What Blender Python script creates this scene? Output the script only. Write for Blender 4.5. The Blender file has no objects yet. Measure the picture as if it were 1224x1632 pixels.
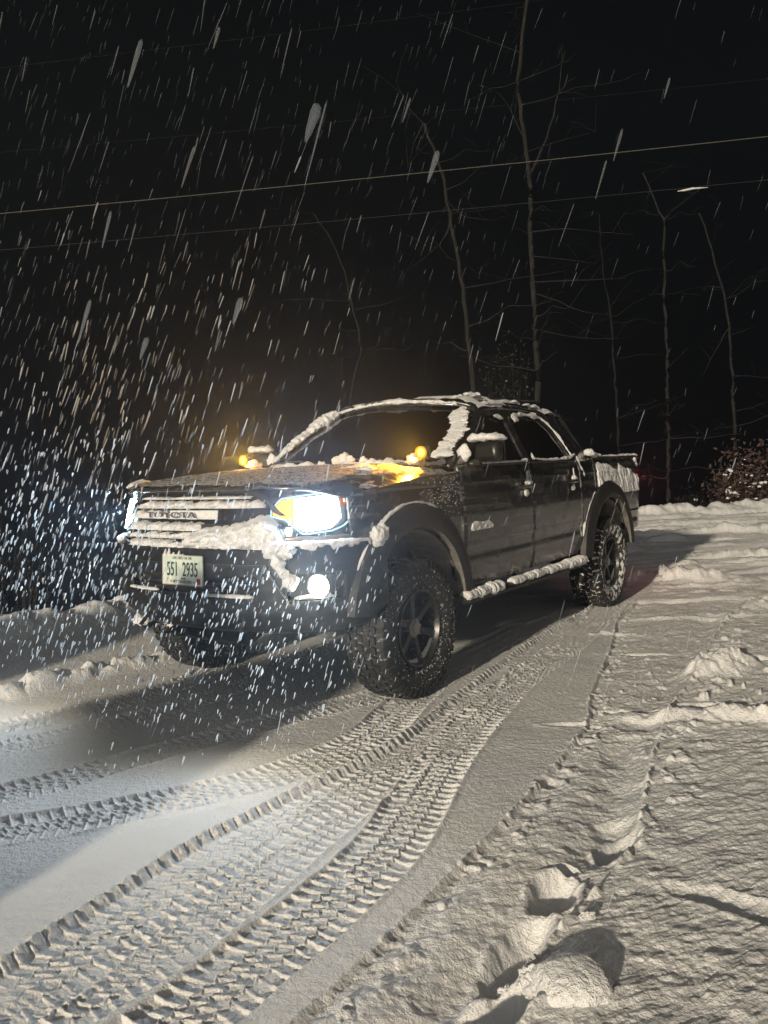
import bpy, bmesh, math, random
import numpy as np
from mathutils import Vector, Matrix, noise as mnoise
R_ = math.radians
random.seed(7)
scene = bpy.context.scene
C = scene.collection
# ------------------------------------------------------------------ camera, world, sun, exposure
PITCH, ROLL, CAMH, FPX = -0.0584, -0.0369, 1.354, 1307.25
fw = Vector((0, math.cos(PITCH), math.sin(PITCH)))
r0 = Vector((1, 0, 0)); u0 = r0.cross(fw)
cr, sr = math.cos(ROLL), math.sin(ROLL)
cam_r = cr*r0 + sr*u0; cam_u = -sr*r0 + cr*u0
cd = bpy.data.cameras.new('camera'); cam = bpy.data.objects.new('camera', cd); C.objects.link(cam)
cd.sensor_fit = 'VERTICAL'; cd.sensor_height = 36; cd.lens = 36*FPX/1632
cd.clip_end = 2000; cd.clip_start = 0.05
cd.dof.use_dof = False
m = Matrix.Identity(4)
for i in range(3):
    m[i][0] = cam_r[i]; m[i][1] = cam_u[i]; m[i][2] = -fw[i]
m[2][3] = CAMH
cam.matrix_world = m
scene.camera = cam

SUN_EL, SUN_AZ = 13.0, 29.0           # the light travels 29 degrees right of straight ahead
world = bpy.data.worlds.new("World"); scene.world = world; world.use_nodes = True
wn = world.node_tree; wn.nodes.clear()
wo = wn.nodes.new('ShaderNodeOutputWorld'); wb = wn.nodes.new('ShaderNodeBackground')
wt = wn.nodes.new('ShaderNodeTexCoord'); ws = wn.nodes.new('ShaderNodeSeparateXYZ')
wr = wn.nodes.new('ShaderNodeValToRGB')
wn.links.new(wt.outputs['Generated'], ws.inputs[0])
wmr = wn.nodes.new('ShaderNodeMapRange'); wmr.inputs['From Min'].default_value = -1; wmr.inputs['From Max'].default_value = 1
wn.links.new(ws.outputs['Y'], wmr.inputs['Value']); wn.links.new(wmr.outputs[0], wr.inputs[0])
wr.color_ramp.elements[0].position = 0.0; wr.color_ramp.elements[0].color = (.24, .215, .18, 1)  # warm fill glow added behind the camera, standing in for a lit house
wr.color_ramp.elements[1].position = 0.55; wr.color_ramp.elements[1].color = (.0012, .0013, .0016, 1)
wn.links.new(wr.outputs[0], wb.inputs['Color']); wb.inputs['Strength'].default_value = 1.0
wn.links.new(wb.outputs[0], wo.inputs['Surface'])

sd = bpy.data.lights.new('sun', 'SUN'); so = bpy.data.objects.new('sun', sd); C.objects.link(so)
sd.energy = 4.6; sd.angle = R_(1.6); sd.color = (1.0, .86, .65)
el, az = R_(SUN_EL), R_(SUN_AZ)
sdir = Vector((math.sin(az)*math.cos(el), math.cos(az)*math.cos(el), -math.sin(el)))
so.rotation_euler = sdir.to_track_quat('-Z', 'Y').to_euler()
vs = scene.view_settings
vs.view_transform = 'Standard'; vs.look = 'None'; vs.exposure = 0.0; vs.gamma = 1; vs.use_curve_mapping = False
scene.cycles.max_bounces = 6; scene.cycles.transparent_max_bounces = 24
scene.cycles.use_denoising = True
scene.cycles.sample_clamp_indirect = 4

# ------------------------------------------------------------------ helpers
def ground_px(px, py, z=0.0):
    d = fw + cam_r*((px-612)/FPX) - cam_u*((py-816)/FPX)
    t = (z-CAMH)/d.z
    return (d.x*t, d.y*t)
def at_px(px, py, Y):
    d = fw + cam_r*((px-612)/FPX) - cam_u*((py-816)/FPX)
    t = Y/d.y
    return Vector((d.x*t, Y, CAMH+d.z*t))

_rs = np.random.RandomState(11)
_LAT = _rs.rand(256, 256)
def vnoise(x, y, seed=0):
    x = np.asarray(x, float)+seed*17.31; y = np.asarray(y, float)+seed*9.77
    xi = np.floor(x).astype(np.int64); yi = np.floor(y).astype(np.int64)
    fx = x-xi; fy = y-yi
    fx = fx*fx*fx*(fx*(fx*6-15)+10); fy = fy*fy*fy*(fy*(fy*6-15)+10)
    a = _LAT[xi & 255, yi & 255]; b = _LAT[(xi+1) & 255, yi & 255]
    c = _LAT[xi & 255, (yi+1) & 255]; d = _LAT[(xi+1) & 255, (yi+1) & 255]
    return (a*(1-fx)+b*fx)*(1-fy)+(c*(1-fx)+d*fx)*fy
def fbm(x, y, oct=4, seed=0, gain=.5):
    s = 0; a = 1; n = 0
    for o in range(oct):
        s = s+a*vnoise(x*2**o, y*2**o, seed+o*3); n += a; a *= gain
    return s/n-0.5        # about -.5 .. .5
def sstep(a, b, x):
    t = np.clip((x-a)/(b-a), 0, 1); return t*t*(3-2*t)

class MB:
    """gathers vertices, faces and material slots, then links them as one mesh object"""
    def __init__(s): s.v = []; s.f = []; s.mi = []; s.cur = 0
    def add(s, vs_, fs_, mi=None):
        n = len(s.v); s.v += [tuple(v) for v in vs_]
        for f in fs_: s.f.append(tuple(i+n for i in f)); s.mi.append(s.cur if mi is None else mi)
    def box(s, c, d, rot=None, taper=1.0):
        vs_ = []
        for z in (-1, 1):
            k = taper if z > 0 else 1
            for x, y in ((-1,-1),(1,-1),(1,1),(-1,1)):
                p = Vector((x*d[0]/2*k, y*d[1]/2*k, z*d[2]/2))
                if rot is not None: p = rot @ p
                vs_.append(p+Vector(c))
        s.add(vs_, [(0,3,2,1),(4,5,6,7),(0,1,5,4),(1,2,6,5),(2,3,7,6),(3,0,4,7)])
    def tube(s, pts, rad, n=8, cap=True, flat=1.0, up=Vector((0,0,1))):
        pts = [Vector(p) for p in pts]; k = len(pts)
        if not hasattr(rad, '__len__'): rad = [rad]*k
        vs_ = []
        for i, p in enumerate(pts):
            t = (pts[min(i+1,k-1)]-pts[max(i-1,0)]).normalized()
            a = t.cross(up)
            if a.length < 1e-3: a = t.cross(Vector((1,0,0)))
            a.normalize(); b = a.cross(t)
            for j in range(n):
                th = 2*math.pi*j/n
                vs_.append(p+a*(math.cos(th)*rad[i])+b*(math.sin(th)*rad[i]*flat))
        fs_ = [(i*n+j, i*n+(j+1)%n, (i+1)*n+(j+1)%n, (i+1)*n+j) for i in range(k-1) for j in range(n)]
        if cap: fs_ += [tuple(range(n-1,-1,-1)), tuple((k-1)*n+j for j in range(n))]
        s.add(vs_, fs_)
    def grid(s, fn, us, vs2, keep=None, flip=False):
        nu, nv = len(us), len(vs2)
        P = [fn(u, v) for u in us for v in vs2]
        fs_ = []
        for i in range(nu-1):
            for j in range(nv-1):
                if keep and not keep((us[i]+us[i+1])/2, (vs2[j]+vs2[j+1])/2): continue
                q = (i*nv+j, (i+1)*nv+j, (i+1)*nv+j+1, i*nv+j+1)
                fs_.append(q[::-1] if flip else q)
        s.add(P, fs_)
    def lathe(s, prof, axis='y', n=48, c=(0,0,0)):
        """prof: (offset along the axis, radius)"""
        vs_ = []
        for (o, r) in prof:
            for j in range(n):
                th = 2*math.pi*j/n
                vs_.append((c[0]+r*math.cos(th), c[1]+o, c[2]+r*math.sin(th)))
        k = len(prof)
        s.add(vs_, [(i*n+j, i*n+(j+1)%n, (i+1)*n+(j+1)%n, (i+1)*n+j) for i in range(k-1) for j in range(n)])
    def build(s, name, mats, parent=None, smooth=True, solid=0, bevel=0, angle=35, sub=0):
        me = bpy.data.meshes.new(name); me.from_pydata(s.v, [], s.f)
        if not isinstance(mats, (list, tuple)): mats = [mats]
        for mm in mats: me.materials.append(mm)
        me.polygons.foreach_set('material_index', s.mi)
        bm = bmesh.new(); bm.from_mesh(me)
        loose = [v for v in bm.verts if not v.link_faces]
        if loose: bmesh.ops.delete(bm, geom=loose, context='VERTS')
        bmesh.ops.recalc_face_normals(bm, faces=bm.faces) if not getattr(s, 'keepn', False) else None
        bm.to_mesh(me); bm.free()
        if smooth:
            me.polygons.foreach_set('use_smooth', [True]*len(me.polygons))
            me.set_sharp_from_angle(angle=R_(angle))
        o = bpy.data.objects.new(name, me); C.objects.link(o)
        if parent: o.parent = parent
        if solid:
            md = o.modifiers.new('s', 'SOLIDIFY'); md.thickness = solid; md.offset = -1
        if bevel:
            md = o.modifiers.new('b', 'BEVEL'); md.width = bevel; md.segments = 2; md.limit_method = 'ANGLE'
        if sub:
            md = o.modifiers.new('u', 'SUBSURF'); md.levels = sub; md.render_levels = sub
        return o
def tag(o, label=None, cat=None, group=None, kind=None):
    if label: o['label'] = label
    if cat: o['category'] = cat
    if group: o['group'] = group
    if kind: o['kind'] = kind
    return o

# ------------------------------------------------------------------ materials
def mat(name, col, rough=.5, metal=0, bump=None, spec=.5, var=None, emit=None, coat=0, alpha=None, sss=0):
    m_ = bpy.data.materials.new(name); m_.use_nodes = True
    nt = m_.node_tree; b = nt.nodes['Principled BSDF']
    b.inputs['Base Color'].default_value = (*col, 1); b.inputs['Roughness'].default_value = rough
    b.inputs['Metallic'].default_value = metal; b.inputs['Specular IOR Level'].default_value = spec
    if coat: b.inputs['Coat Weight'].default_value = coat; b.inputs['Coat Roughness'].default_value = .08
    if emit: b.inputs['Emission Color'].default_value = (*emit[0], 1); b.inputs['Emission Strength'].default_value = emit[1]
    tc = nt.nodes.new('ShaderNodeTexCoord')
    if var:      # (scale, colour2, low, high): a blotchy mix with a second colour
        n = nt.nodes.new('ShaderNodeTexNoise'); n.inputs['Scale'].default_value = var[0]; n.inputs['Detail'].default_value = 6
        r = nt.nodes.new('ShaderNodeMapRange'); r.inputs['From Min'].default_value = var[2]; r.inputs['From Max'].default_value = var[3]
        x = nt.nodes.new('ShaderNodeMixRGB'); x.inputs[1].default_value = (*col, 1); x.inputs[2].default_value = (*var[1], 1)
        nt.links.new(tc.outputs['Object'], n.inputs['Vector']); nt.links.new(n.outputs['Fac'], r.inputs['Value'])
        nt.links.new(r.outputs[0], x.inputs[0]); nt.links.new(x.outputs[0], b.inputs['Base Color'])
        if len(var) > 4:
            rr = nt.nodes.new('ShaderNodeMapRange'); rr.inputs['To Min'].default_value = rough; rr.inputs['To Max'].default_value = var[4]
            nt.links.new(r.outputs[0], rr.inputs['Value']); nt.links.new(rr.outputs[0], b.inputs['Roughness'])
    if bump:     # list of (scale, distance)
        prev = None
        for (sc, st) in bump:
            n = nt.nodes.new('ShaderNodeTexNoise'); n.inputs['Scale'].default_value = sc; n.inputs['Detail'].default_value = 4
            nt.links.new(tc.outputs['Object'], n.inputs['Vector'])
            bp = nt.nodes.new('ShaderNodeBump'); bp.inputs['Strength'].default_value = 1; bp.inputs['Distance'].default_value = st
            nt.links.new(n.outputs['Fac'], bp.inputs['Height'])
            if prev: nt.links.new(prev.outputs[0], bp.inputs['Normal'])
            prev = bp
        nt.links.new(prev.outputs[0], b.inputs['Normal'])
    return m_
M = {}
M['snow'] = mat('snow', (.80,.80,.81), .75, bump=[(240,.005),(95,.008),(38,.010)], spec=.25)
M['ground_snow'] = mat('ground_snow', (.80,.80,.81), .62, bump=[(420,.0030),(130,.005),(42,.008)], spec=.3)
M['dusting'] = mat('snow_dusting', (.36,.355,.35), .8, bump=[(160,.006),(35,.008)], spec=.2, var=(55,(.05,.05,.052),.48,.62))
M['paint'] = mat('black_paint', (.018,.0185,.021), .22, .0, coat=.8, spec=.5, var=(14,(.05,.048,.045),.52,.74,.5))
M['paint_grime_sheen'] = mat('black_paint_grime_and_sheen', (.010,.0105,.012), .20, coat=.7, var=(9,(.035,.033,.030),.5,.75,.5), bump=[(500,.0006)])
def streaks(m_):     # long horizontal reflections painted into the base colour
    nt = m_.node_tree; b = nt.nodes['Principled BSDF']
    tc = nt.nodes.new('ShaderNodeTexCoord'); mp = nt.nodes.new('ShaderNodeMapping'); mp.inputs['Scale'].default_value = (1.1, 1, 22)
    n = nt.nodes.new('ShaderNodeTexNoise'); n.inputs['Scale'].default_value = 1.6; n.inputs['Detail'].default_value = 7; n.inputs['Distortion'].default_value = .6
    r = nt.nodes.new('ShaderNodeMapRange'); r.inputs['From Min'].default_value = .50; r.inputs['From Max'].default_value = .68
    x = nt.nodes.new('ShaderNodeMixRGB'); x.inputs[2].default_value = (.10,.095,.085,1)
    old = b.inputs['Base Color'].links[0].from_socket
    nt.links.new(tc.outputs['Object'], mp.inputs['Vector']); nt.links.new(mp.outputs[0], n.inputs['Vector']); nt.links.new(n.outputs['Fac'], r.inputs['Value'])
    nt.links.new(r.outputs[0], x.inputs[0]); nt.links.new(old, x.inputs[1]); nt.links.new(x.outputs[0], b.inputs['Base Color'])
streaks(M['paint_grime_sheen'])
M['plastic'] = mat('black_plastic', (.015,.015,.016), .55, bump=[(300,.0008)], var=(30,(.045,.044,.042),.55,.75))
M['liner'] = mat('arch_liner', (.13,.122,.110), .8, bump=[(60,.003)], var=(20,(.22,.21,.19),.5,.75))
M['frame'] = mat('chassis_black', (.015,.015,.015), .6, bump=[(80,.003)])
M['rubber'] = mat('rubber', (.018,.018,.018), .65, bump=[(120,.001)], var=(70,(.10,.10,.10),.60,.68))
M['rubber_specks'] = mat('rubber_with_snow_specks', (.02,.02,.02), .7, bump=[(120,.002)], var=(45,(.30,.30,.30),.58,.66))
M['rubber_packed'] = mat('rubber_with_packed_snow', (.02,.02,.02), .7, bump=[(120,.002)], var=(22,(.8,.8,.8),.50,.54))
M['rim'] = mat('dark_alloy', (.055,.055,.055), .35, .6, var=(40,(.25,.24,.22),.55,.75))
M['chrome'] = mat('worn_chrome', (.55,.54,.52), .22, 1)
M['bumper'] = mat('bumper_paint', (.010,.010,.0105), .42, spec=.35, var=(25,(.05,.048,.044),.5,.8,.5))
M['trim'] = mat('pale_trim', (.30,.27,.24), .35, .3)
M['grille_black'] = mat('grille_black', (.01,.01,.011), .35)
M['plate'] = mat('plate_white', (.62,.66,.60), .4, var=(9,(.48,.56,.50),.45,.62))
M['plate_ink'] = mat('plate_ink', (.012,.05,.035), .5)
M['plate_grey'] = mat('plate_grey_ink', (.20,.24,.21), .5)
M['sticker'] = mat('red_sticker', (.45,.02,.03), .5)
M['letters'] = mat('badge_letters', (.10,.10,.10), .4)
M['seat'] = mat('seat_fabric', (.03,.03,.032), .9)
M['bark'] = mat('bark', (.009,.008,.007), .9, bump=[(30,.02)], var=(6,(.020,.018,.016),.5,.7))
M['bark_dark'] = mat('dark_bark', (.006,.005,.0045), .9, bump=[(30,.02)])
M['leaf_brown'] = mat('dead_leaf', (.050,.030,.024), .8, var=(3,(.085,.05,.042),.4,.6))
M['needle'] = mat('dark_needles', (.010,.012,.009), .8)
M['wire'] = mat('wire', (.10,.095,.085), .5)
M['wire_dark'] = mat('dark_wire', (.022,.021,.019), .7)
M['pole'] = mat('pole_wood', (.05,.04,.03), .9)
M['red_dark'] = mat('tail_lamp_red', (.25,.01,.01), .2, coat=1)
M['lens_clear'] = mat('housing_grey', (.18,.18,.19), .25, .5)
M['amber_plastic'] = mat('amber_reflector', (.55,.16,.03), .3)
def emis(name, col, st):
    m_ = bpy.data.materials.new(name); m_.use_nodes = True; nt = m_.node_tree; nt.nodes.clear()
    o = nt.nodes.new('ShaderNodeOutputMaterial'); e = nt.nodes.new('ShaderNodeEmission')
    e.inputs[0].default_value = (*col,1); e.inputs[1].default_value = st
    nt.links.new(e.outputs[0], o.inputs[0]); return m_
M['head_emit'] = emis('headlight_glow', (.72,.90,1.0), 34)
M['head_edge'] = emis('headlight_rim_glow', (.55,.85,1.0), 1.3)
M['turn_emit'] = emis('turn_lamp_glow', (1.0,.47,.04), 3.0)
M['turn_soft'] = emis('side_marker_glow', (1.0,.22,.06), .55)
M['bulb_emit'] = emis('marker_bulb_glow', (1.0,.6,.3), 6)
M['fog_emit'] = emis('fog_glow', (1.0,.90,.66), 45)
M['amber_emit'] = emis('amber_led_glow', (1.0,.50,.07), 4.5)
M['amber_ring'] = emis('amber_ring_glow', (1.0,.36,.02), 1.6)
M['tail_emit'] = emis('tail_glow', (1.0,.05,.03), 1.6)
def glassmat():
    m_ = bpy.data.materials.new('tinted_glass'); m_.use_nodes = True; nt = m_.node_tree; nt.nodes.clear()
    o = nt.nodes.new('ShaderNodeOutputMaterial'); mx = nt.nodes.new('ShaderNodeMixShader'); f = nt.nodes.new('ShaderNodeFresnel')
    t = nt.nodes.new('ShaderNodeBsdfTransparent'); g = nt.nodes.new('ShaderNodeBsdfGlossy'); f.inputs[0].default_value = 1.5
    t.inputs[0].default_value = (.16,.165,.17,1); g.inputs['Roughness'].default_value = .04; g.inputs[0].default_value = (.9,.9,.9,1)
    nt.links.new(f.outputs[0], mx.inputs[0]); nt.links.new(t.outputs[0], mx.inputs[1]); nt.links.new(g.outputs[0], mx.inputs[2])
    nt.links.new(mx.outputs[0], o.inputs[0]); return m_
M['glass'] = glassmat()
def flakemat(name, op):
    m_ = bpy.data.materials.new(name); m_.use_nodes = True; nt = m_.node_tree; nt.nodes.clear()
    o = nt.nodes.new('ShaderNodeOutputMaterial'); mx = nt.nodes.new('ShaderNodeMixShader'); t = nt.nodes.new('ShaderNodeBsdfTransparent')
    a = nt.nodes.new('ShaderNodeMixShader'); d = nt.nodes.new('ShaderNodeBsdfDiffuse'); l = nt.nodes.new('ShaderNodeBsdfTranslucent')
    d.inputs[0].default_value = (.72,.80,.90,1); l.inputs[0].default_value = (.74,.84,.95,1); a.inputs[0].default_value = .6
    nt.links.new(d.outputs[0], a.inputs[1]); nt.links.new(l.outputs[0], a.inputs[2])
    mx.inputs[0].default_value = op; nt.links.new(t.outputs[0], mx.inputs[1]); nt.links.new(a.outputs[0], mx.inputs[2])
    nt.links.new(mx.outputs[0], o.inputs[0]); return m_
M['flake'] = flakemat('falling_flake', .36)
M['flake_soft'] = flakemat('falling_flake_soft', .12)
M['flake_bright'] = flakemat('falling_flake_dense', .85)

# ------------------------------------------------------------------ the ground, one sheet
TX, TY, YAW = -0.5786, 5.2189, 0.6051
TR = Vector((math.sin(YAW), math.cos(YAW))); TN = Vector((math.cos(YAW), -math.sin(YAW)))
def tw(x, y, z=0):      # truck frame -> world
    return Vector((TX-TR.x*x+TN.x*y, TY-TR.y*x+TN.y*y, z))

def spline(pts, step=.05):
    P = [np.array(p, float) for p in pts]; P = [2*P[0]-P[1]]+P+[2*P[-1]-P[-2]]
    out = []
    for i in range(1, len(P)-2):
        n = max(2, int(np.linalg.norm(P[i+1]-P[i])/step))
        for k in range(n):
            t = k/n
            out.append(.5*((2*P[i])+(-P[i-1]+P[i+1])*t+(2*P[i-1]-5*P[i]+4*P[i+1]-P[i+2])*t*t+(-P[i-1]+3*P[i]-3*P[i+1]+P[i+2])*t**3))
    out.append(P[-2]); return np.array(out)
def along(X, Y, line, wmax):
    """arc length s and signed offset t (left positive) of every point near a polyline; t = 99 elsewhere"""
    S = np.zeros_like(X); T = np.full_like(X, 99.)
    s0 = 0
    for a, b in zip(line[:-1], line[1:]):
        L = np.linalg.norm(b-a); d = (b-a)/L
        idx = np.nonzero((X > min(a[0],b[0])-wmax) & (X < max(a[0],b[0])+wmax) & (Y > min(a[1],b[1])-wmax) & (Y < max(a[1],b[1])+wmax))[0]
        if len(idx):
            rx = X[idx]-a[0]; ry = Y[idx]-a[1]
            s = rx*d[0]+ry*d[1]; t = -rx*d[1]+ry*d[0]
            e = np.maximum(0, np.maximum(-s, s-L)); dd = np.sqrt(t*t+e*e)
            ok = (dd < np.abs(T[idx])) & (dd < wmax)
            j = idx[ok]; S[j] = s0+np.clip(s[ok], 0, L); T[j] = np.sign(t[ok])*np.maximum(dd[ok], 1e-6)
        s0 += L
    return S, T

def ground_height(X, Y):
    H = .030*fbm(X*.6, Y*.6, 3, 1)+.012*fbm(X*2.3, Y*2.3, 3, 5)
    # --- old snowed-over surface right of the first broken edge: ripples
    l1 = spline([(2.2,7.3),(1.92,6.77),(1.55,5.7),(1.17,4.69),(.98,4.1),(.66,3.47),(.40,3.0),(.09,2.49),(-.16,2.09),(-.5,1.6),(-1.0,1.0)])
    l2 = spline([(6.5,9.4),(4.3,8.2),(3.12,7.13),(2.33,5.85),(1.99,5.16),(1.54,4.39),(1.18,3.65),(.94,3.06),(.78,2.72),(.48,2.32),(.18,1.9),(-.2,1.4)])
    S1, T1 = along(X, Y, l1, 3.0); S2, T2 = along(X, Y, l2, 3.0)
    right1 = np.where(T1 < 90, T1 > 0, X > Y*.3)          # line runs towards the camera: its left hand is the picture's right
    side1 = sstep(-.01, .02, np.where(T1 < 90, T1, np.where(right1, 1, -1)))
    side2 = sstep(-.01, .02, np.where(T2 < 90, T2, np.where(X > Y*.42, 1, -1)))
    ang = .5
    xr = X*math.cos(ang)+Y*math.sin(ang); yr = -X*math.sin(ang)+Y*math.cos(ang)
    rip = fbm(xr*7+2*fbm(X*2,Y*2,2,9), yr*16+2*fbm(X*2,Y*2,2,8), 4, 21, .55)
    rip2 = fbm(xr*11, yr*24, 3, 31, .6)
    fine = fbm(X*38, Y*38, 2, 41)
    far = sstep(5, 11, Y)
    amp = .013*side1*(1-side2)+.018*side2+.003
    rip3 = fbm(xr*26+rip*3, yr*60, 3, 131, .62)
    H += amp*rip*(1-.3*far)+.012*rip2*(side1*.85+.15)*(1-.5*far)+.0085*rip3*(side1*.85+.15)*(1-.6*far)+.0022*fine
    # first edge: thin broken lip, step down on its right
    crumb = np.clip(fbm(S1*14, T1*14, 3, 51)*4.0-.2, 0, 1)
    J1 = T1+.014*fbm(X*18, Y*18, 3, 56)
    H += -.018*side1*(1-side2)*np.exp(-np.maximum(T1,0)/.35)
    H += (.006+.014*crumb)*np.exp(-(J1/.009)**2)+.012*np.clip(fbm(X*22,Y*22,2,52)*5-.6,0,1)*np.exp(-((T1-.05)/.07)**2)
    # second edge: a trough on its left, sharp crumbly lip
    tr = np.exp(-((T2+.12)/.10)**2)
    H += -.040*tr*(.6+.8*sstep(4.2, 2.2, Y))*(.6+1.0*(fbm(S2*3, T2*2, 2, 55)+.5))
    H += (.010+.020*np.clip(fbm(S2*14, T2*8, 3, 53)*4, 0, 1))*np.exp(-((T2+.014*fbm(X*18, Y*18, 3, 57))/.011)**2)
    H += .018*np.clip(fbm(X*14,Y*14,3,54)*5-.5,0,1)*np.exp(-((T2-.08)/.16)**2)*sstep(2.5,3.6,Y)
    # footprints, clod scars and cross trenches
    def pit(cx, cy, a, b, th, dep, lip=.35, sharp=2):
        c, s = math.cos(th), math.sin(th)
        u = ((X-cx)*c+(Y-cy)*s)/a; v = (-(X-cx)*s+(Y-cy)*c)/b
        q = np.sqrt(u*u+v*v)*(1+.30*fbm(X*9, Y*9, 3, 62)+.12*fbm(X*30, Y*30, 2, 64))
        return -dep*np.exp(-q**(1.5*sharp))+dep*lip*np.exp(-((q-1.35)/.25)**2)*(.5+fbm(X*12,Y*12,2,61))
    for a in ((.80,2.87,.11,.06,.9,.085),(.50,2.55,.10,.065,1.1,.085),(.58,2.70,.03,.03,0,.03),(.33,2.25,.17,.055,1.0,.08),(.22,1.97,.14,.07,.7,.10),(.31,2.02,.07,.05,.4,.05),
              (.83,3.02,.09,.06,.6,.03),(.66,3.40,.05,.045,.3,.018),(1.06,3.75,.14,.08,1.0,.02),
              (1.86,4.27,.28,.045,-.16,.075),(1.62,4.30,.10,.06,.1,.06),(2.35,5.33,.22,.06,-.5,.06),(1.33,4.30,.20,.03,-.2,.035),
              (1.72,5.55,.2,.03,-.2,.03),(.93,4.12,.12,.03,-.1,.02),(2.05,3.55,.20,.10,.7,.08),(2.6,4.6,.18,.08,.4,.06),(1.0,2.4,.16,.05,-.6,.02),(1.25,2.2,.2,.05,-.5,.02)):
        H += pit(*a)
    def mound(cx, cy, a, b, th, h, rough=.5):
        c, s = math.cos(th), math.sin(th)
        u = ((X-cx)*c+(Y-cy)*s)/a; v = (-(X-cx)*s+(Y-cy)*c)/b
        return h*np.exp(-(u*u+v*v)**1.5)*(1+rough*2*fbm(X*16,Y*16,3,63))
    for a in ((1.90,4.12,.36,.07,-.18,.060),(2.02,5.05,.20,.14,.4,.09),(2.22,5.12,.12,.07,.2,.06),(1.35,4.22,.22,.05,-.2,.035),(3.4,7.2,.3,.12,.3,.05),
              (2.3,3.95,.25,.08,-.1,.05),(3.0,8.9,.9,.16,-.25,.10),(5.0,10.6,1.2,.2,-.2,.08),(1.55,6.25,.35,.03,-.2,.025),(1.2,4.0,.12,.05,.2,.02)):
        H += mound(*a)
    cr2 = np.clip(fbm(X*18, Y*18, 3, 71)*6-1.3, 0, 1)
    H += .030*cr2*np.exp(-((X-1.95)**2/.5+(Y-4.55)**2/.35))+.022*cr2*np.exp(-((X-2.7)**2/.8+(Y-5.0)**2/1.2))
    # long plough and tyre lines crossing the far yard
    farr = sstep(7.0, 9.0, Y-.12*X)*(1-sstep(17, 19, Y))
    st = fbm(X*.35+.1*Y, Y*2.6-X*.35, 4, 81, .6)
    H += farr*(.17*st+.10*np.clip(fbm(X*1.2, Y*3-X*.4, 3, 83)*4-.6, 0, 1)+.05*fbm(X*1.5, Y*7-X*.8, 3, 84))
    f2 = sstep(5.0, 6.5, Y-.1*X)*sstep(1.5, 2.2, X-.1*Y)
    H += f2*(.035*fbm(X*.8, Y*6-X, 3, 87)+.03*np.clip(fbm(X*5, Y*12, 3, 88)*5-1.3, 0, 1))
    for k, (a, b, w_, h_) in enumerate(((6.6,.05,.04,.022),(7.3,.08,.05,-.03),(8.1,.04,.05,.04),(8.7,.0,.05,-.04),(9.3,.10,.07,.05),(10.1,.05,.05,-.06),(11.4,.02,.10,.07),(12.6,.03,.07,-.08),(13.6,0,.12,.09),(14.6,.02,.1,-.10),(15.3,0,.12,.07))):
        yy = Y-(a+b*X+.15*fbm(X*.7, Y*0+k, 2, 85))
        H += sstep(1.2, 2.4, X)*h_*np.exp(-(yy/w_)**2)*(1+fbm(X*5, Y*5, 3, 86))
    # --- tyre tracks
    def track(line, w, depth, amp, seed, H, wear=.35, pitch=.050, scallop=0, rev=1, smooth_in=1.0, mask=None):
        S, T = along(X, Y, line, w+.12)
        idx = np.nonzero(np.abs(T) < w+.12)[0]
        s = S[idx]*rev; t = T[idx]; aT = np.abs(t)/w; x = X[idx]; y = Y[idx]
        sd_ = (t > 0)*.5
        wob = .10*fbm(s*6, t*20, 2, seed)
        fr = (s/pitch+sd_+.45*aT+wob) % 1.0
        dl = np.abs(fr-.5)*pitch
        lat = np.exp(-(dl/.0045)**2)*sstep(.36, .42, aT)
        fr2 = (s/pitch+.3+sd_+1.1*t/w+wob) % 1.0
        cen = np.exp(-((np.abs(fr2-.5)*pitch)/.0040)**2)*(1-sstep(.36, .42, aT))
        tri = np.abs(((s/pitch+sd_) % 1.0)-.5)*4-1
        lon = np.exp(-(((aT-.39-.05*tri)*w)/.0038)**2)
        tri2 = np.abs(((s/pitch) % 1.0)-.5)*4-1
        lon = np.maximum(lon, .8*np.exp(-(((t/w-.09*tri2)*w)/.0038)**2))
        shoulder = np.exp(-(((aT-.74)*w)/.006)**2)*.35*(fr > .5)
        rid = np.maximum(np.maximum(lat, cen), np.maximum(lon, shoulder))
        n = fbm(x*5, y*5, 3, seed+3)+.5
        fade = np.clip(1.35-wear*2.2*n, .10, 1.15)
        brk = np.clip(1.15-3.4*np.clip(fbm(x*15, y*15, 3, seed+9), 0, 1), .35, 1)*np.clip(.9+1.2*fbm(x*3, y*3, 2, seed+11), .6, 1.15)
        h = -depth+amp*rid*fade*brk*(1+.7*sstep(.75, 1, aT))+.0045*fbm(x*45, y*45, 2, seed+5)+.006*np.clip(fbm(x*7, y*7, 4, seed+12)*1.6, -.4, 1)
        k = sstep(w+.012, w-.004, np.abs(t))
        if mask is not None: k = k*mask(x, y)
        base = H[idx]*.35
        Hn = H[idx]*(1-k)+(base+h)*k
        lipw = np.exp(-((np.abs(t)-w-.012)/.012)**2)
        Hn += .007*lipw*(.4+1.2*np.clip(fbm(s*9, t*9, 2, seed+6)+.4, 0, 1))*(1 if mask is None else mask(x, y))
        if scallop:
            sc = (np.abs((s/(pitch*1.05)) % 1.0-.5)*2)
            side = sstep(0, 1, np.sign(t*scallop)*.5+.5)
            knob = np.sqrt(np.clip(1-sc**2.5, 0, 1))
            e = np.exp(-((np.abs(t)-w-.006)/.022)**4)
            Hn += side*e*(.019*knob+.004)*(.65+.9*(fbm(s*2.2, 0*t, 2, seed+7)+.3))
        H[idx] = Hn
        return H
    lC = spline([(-3.6,2.55),(-2.6,3.0),(-1.68,3.45),(-1.2,3.85),(-.6,4.35),(.0,4.85),(.55,5.7),(1.1,6.6)])
    H = track(lC, .12, .009, .0085, 201, H, .30)
    lE = spline([(-3.6,3.5),(-2.5,3.85),(-1.9,4.1),(-1.3,4.6),(-.9,5.2),(-.5,6.0),(.3,7.4)])
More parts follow.
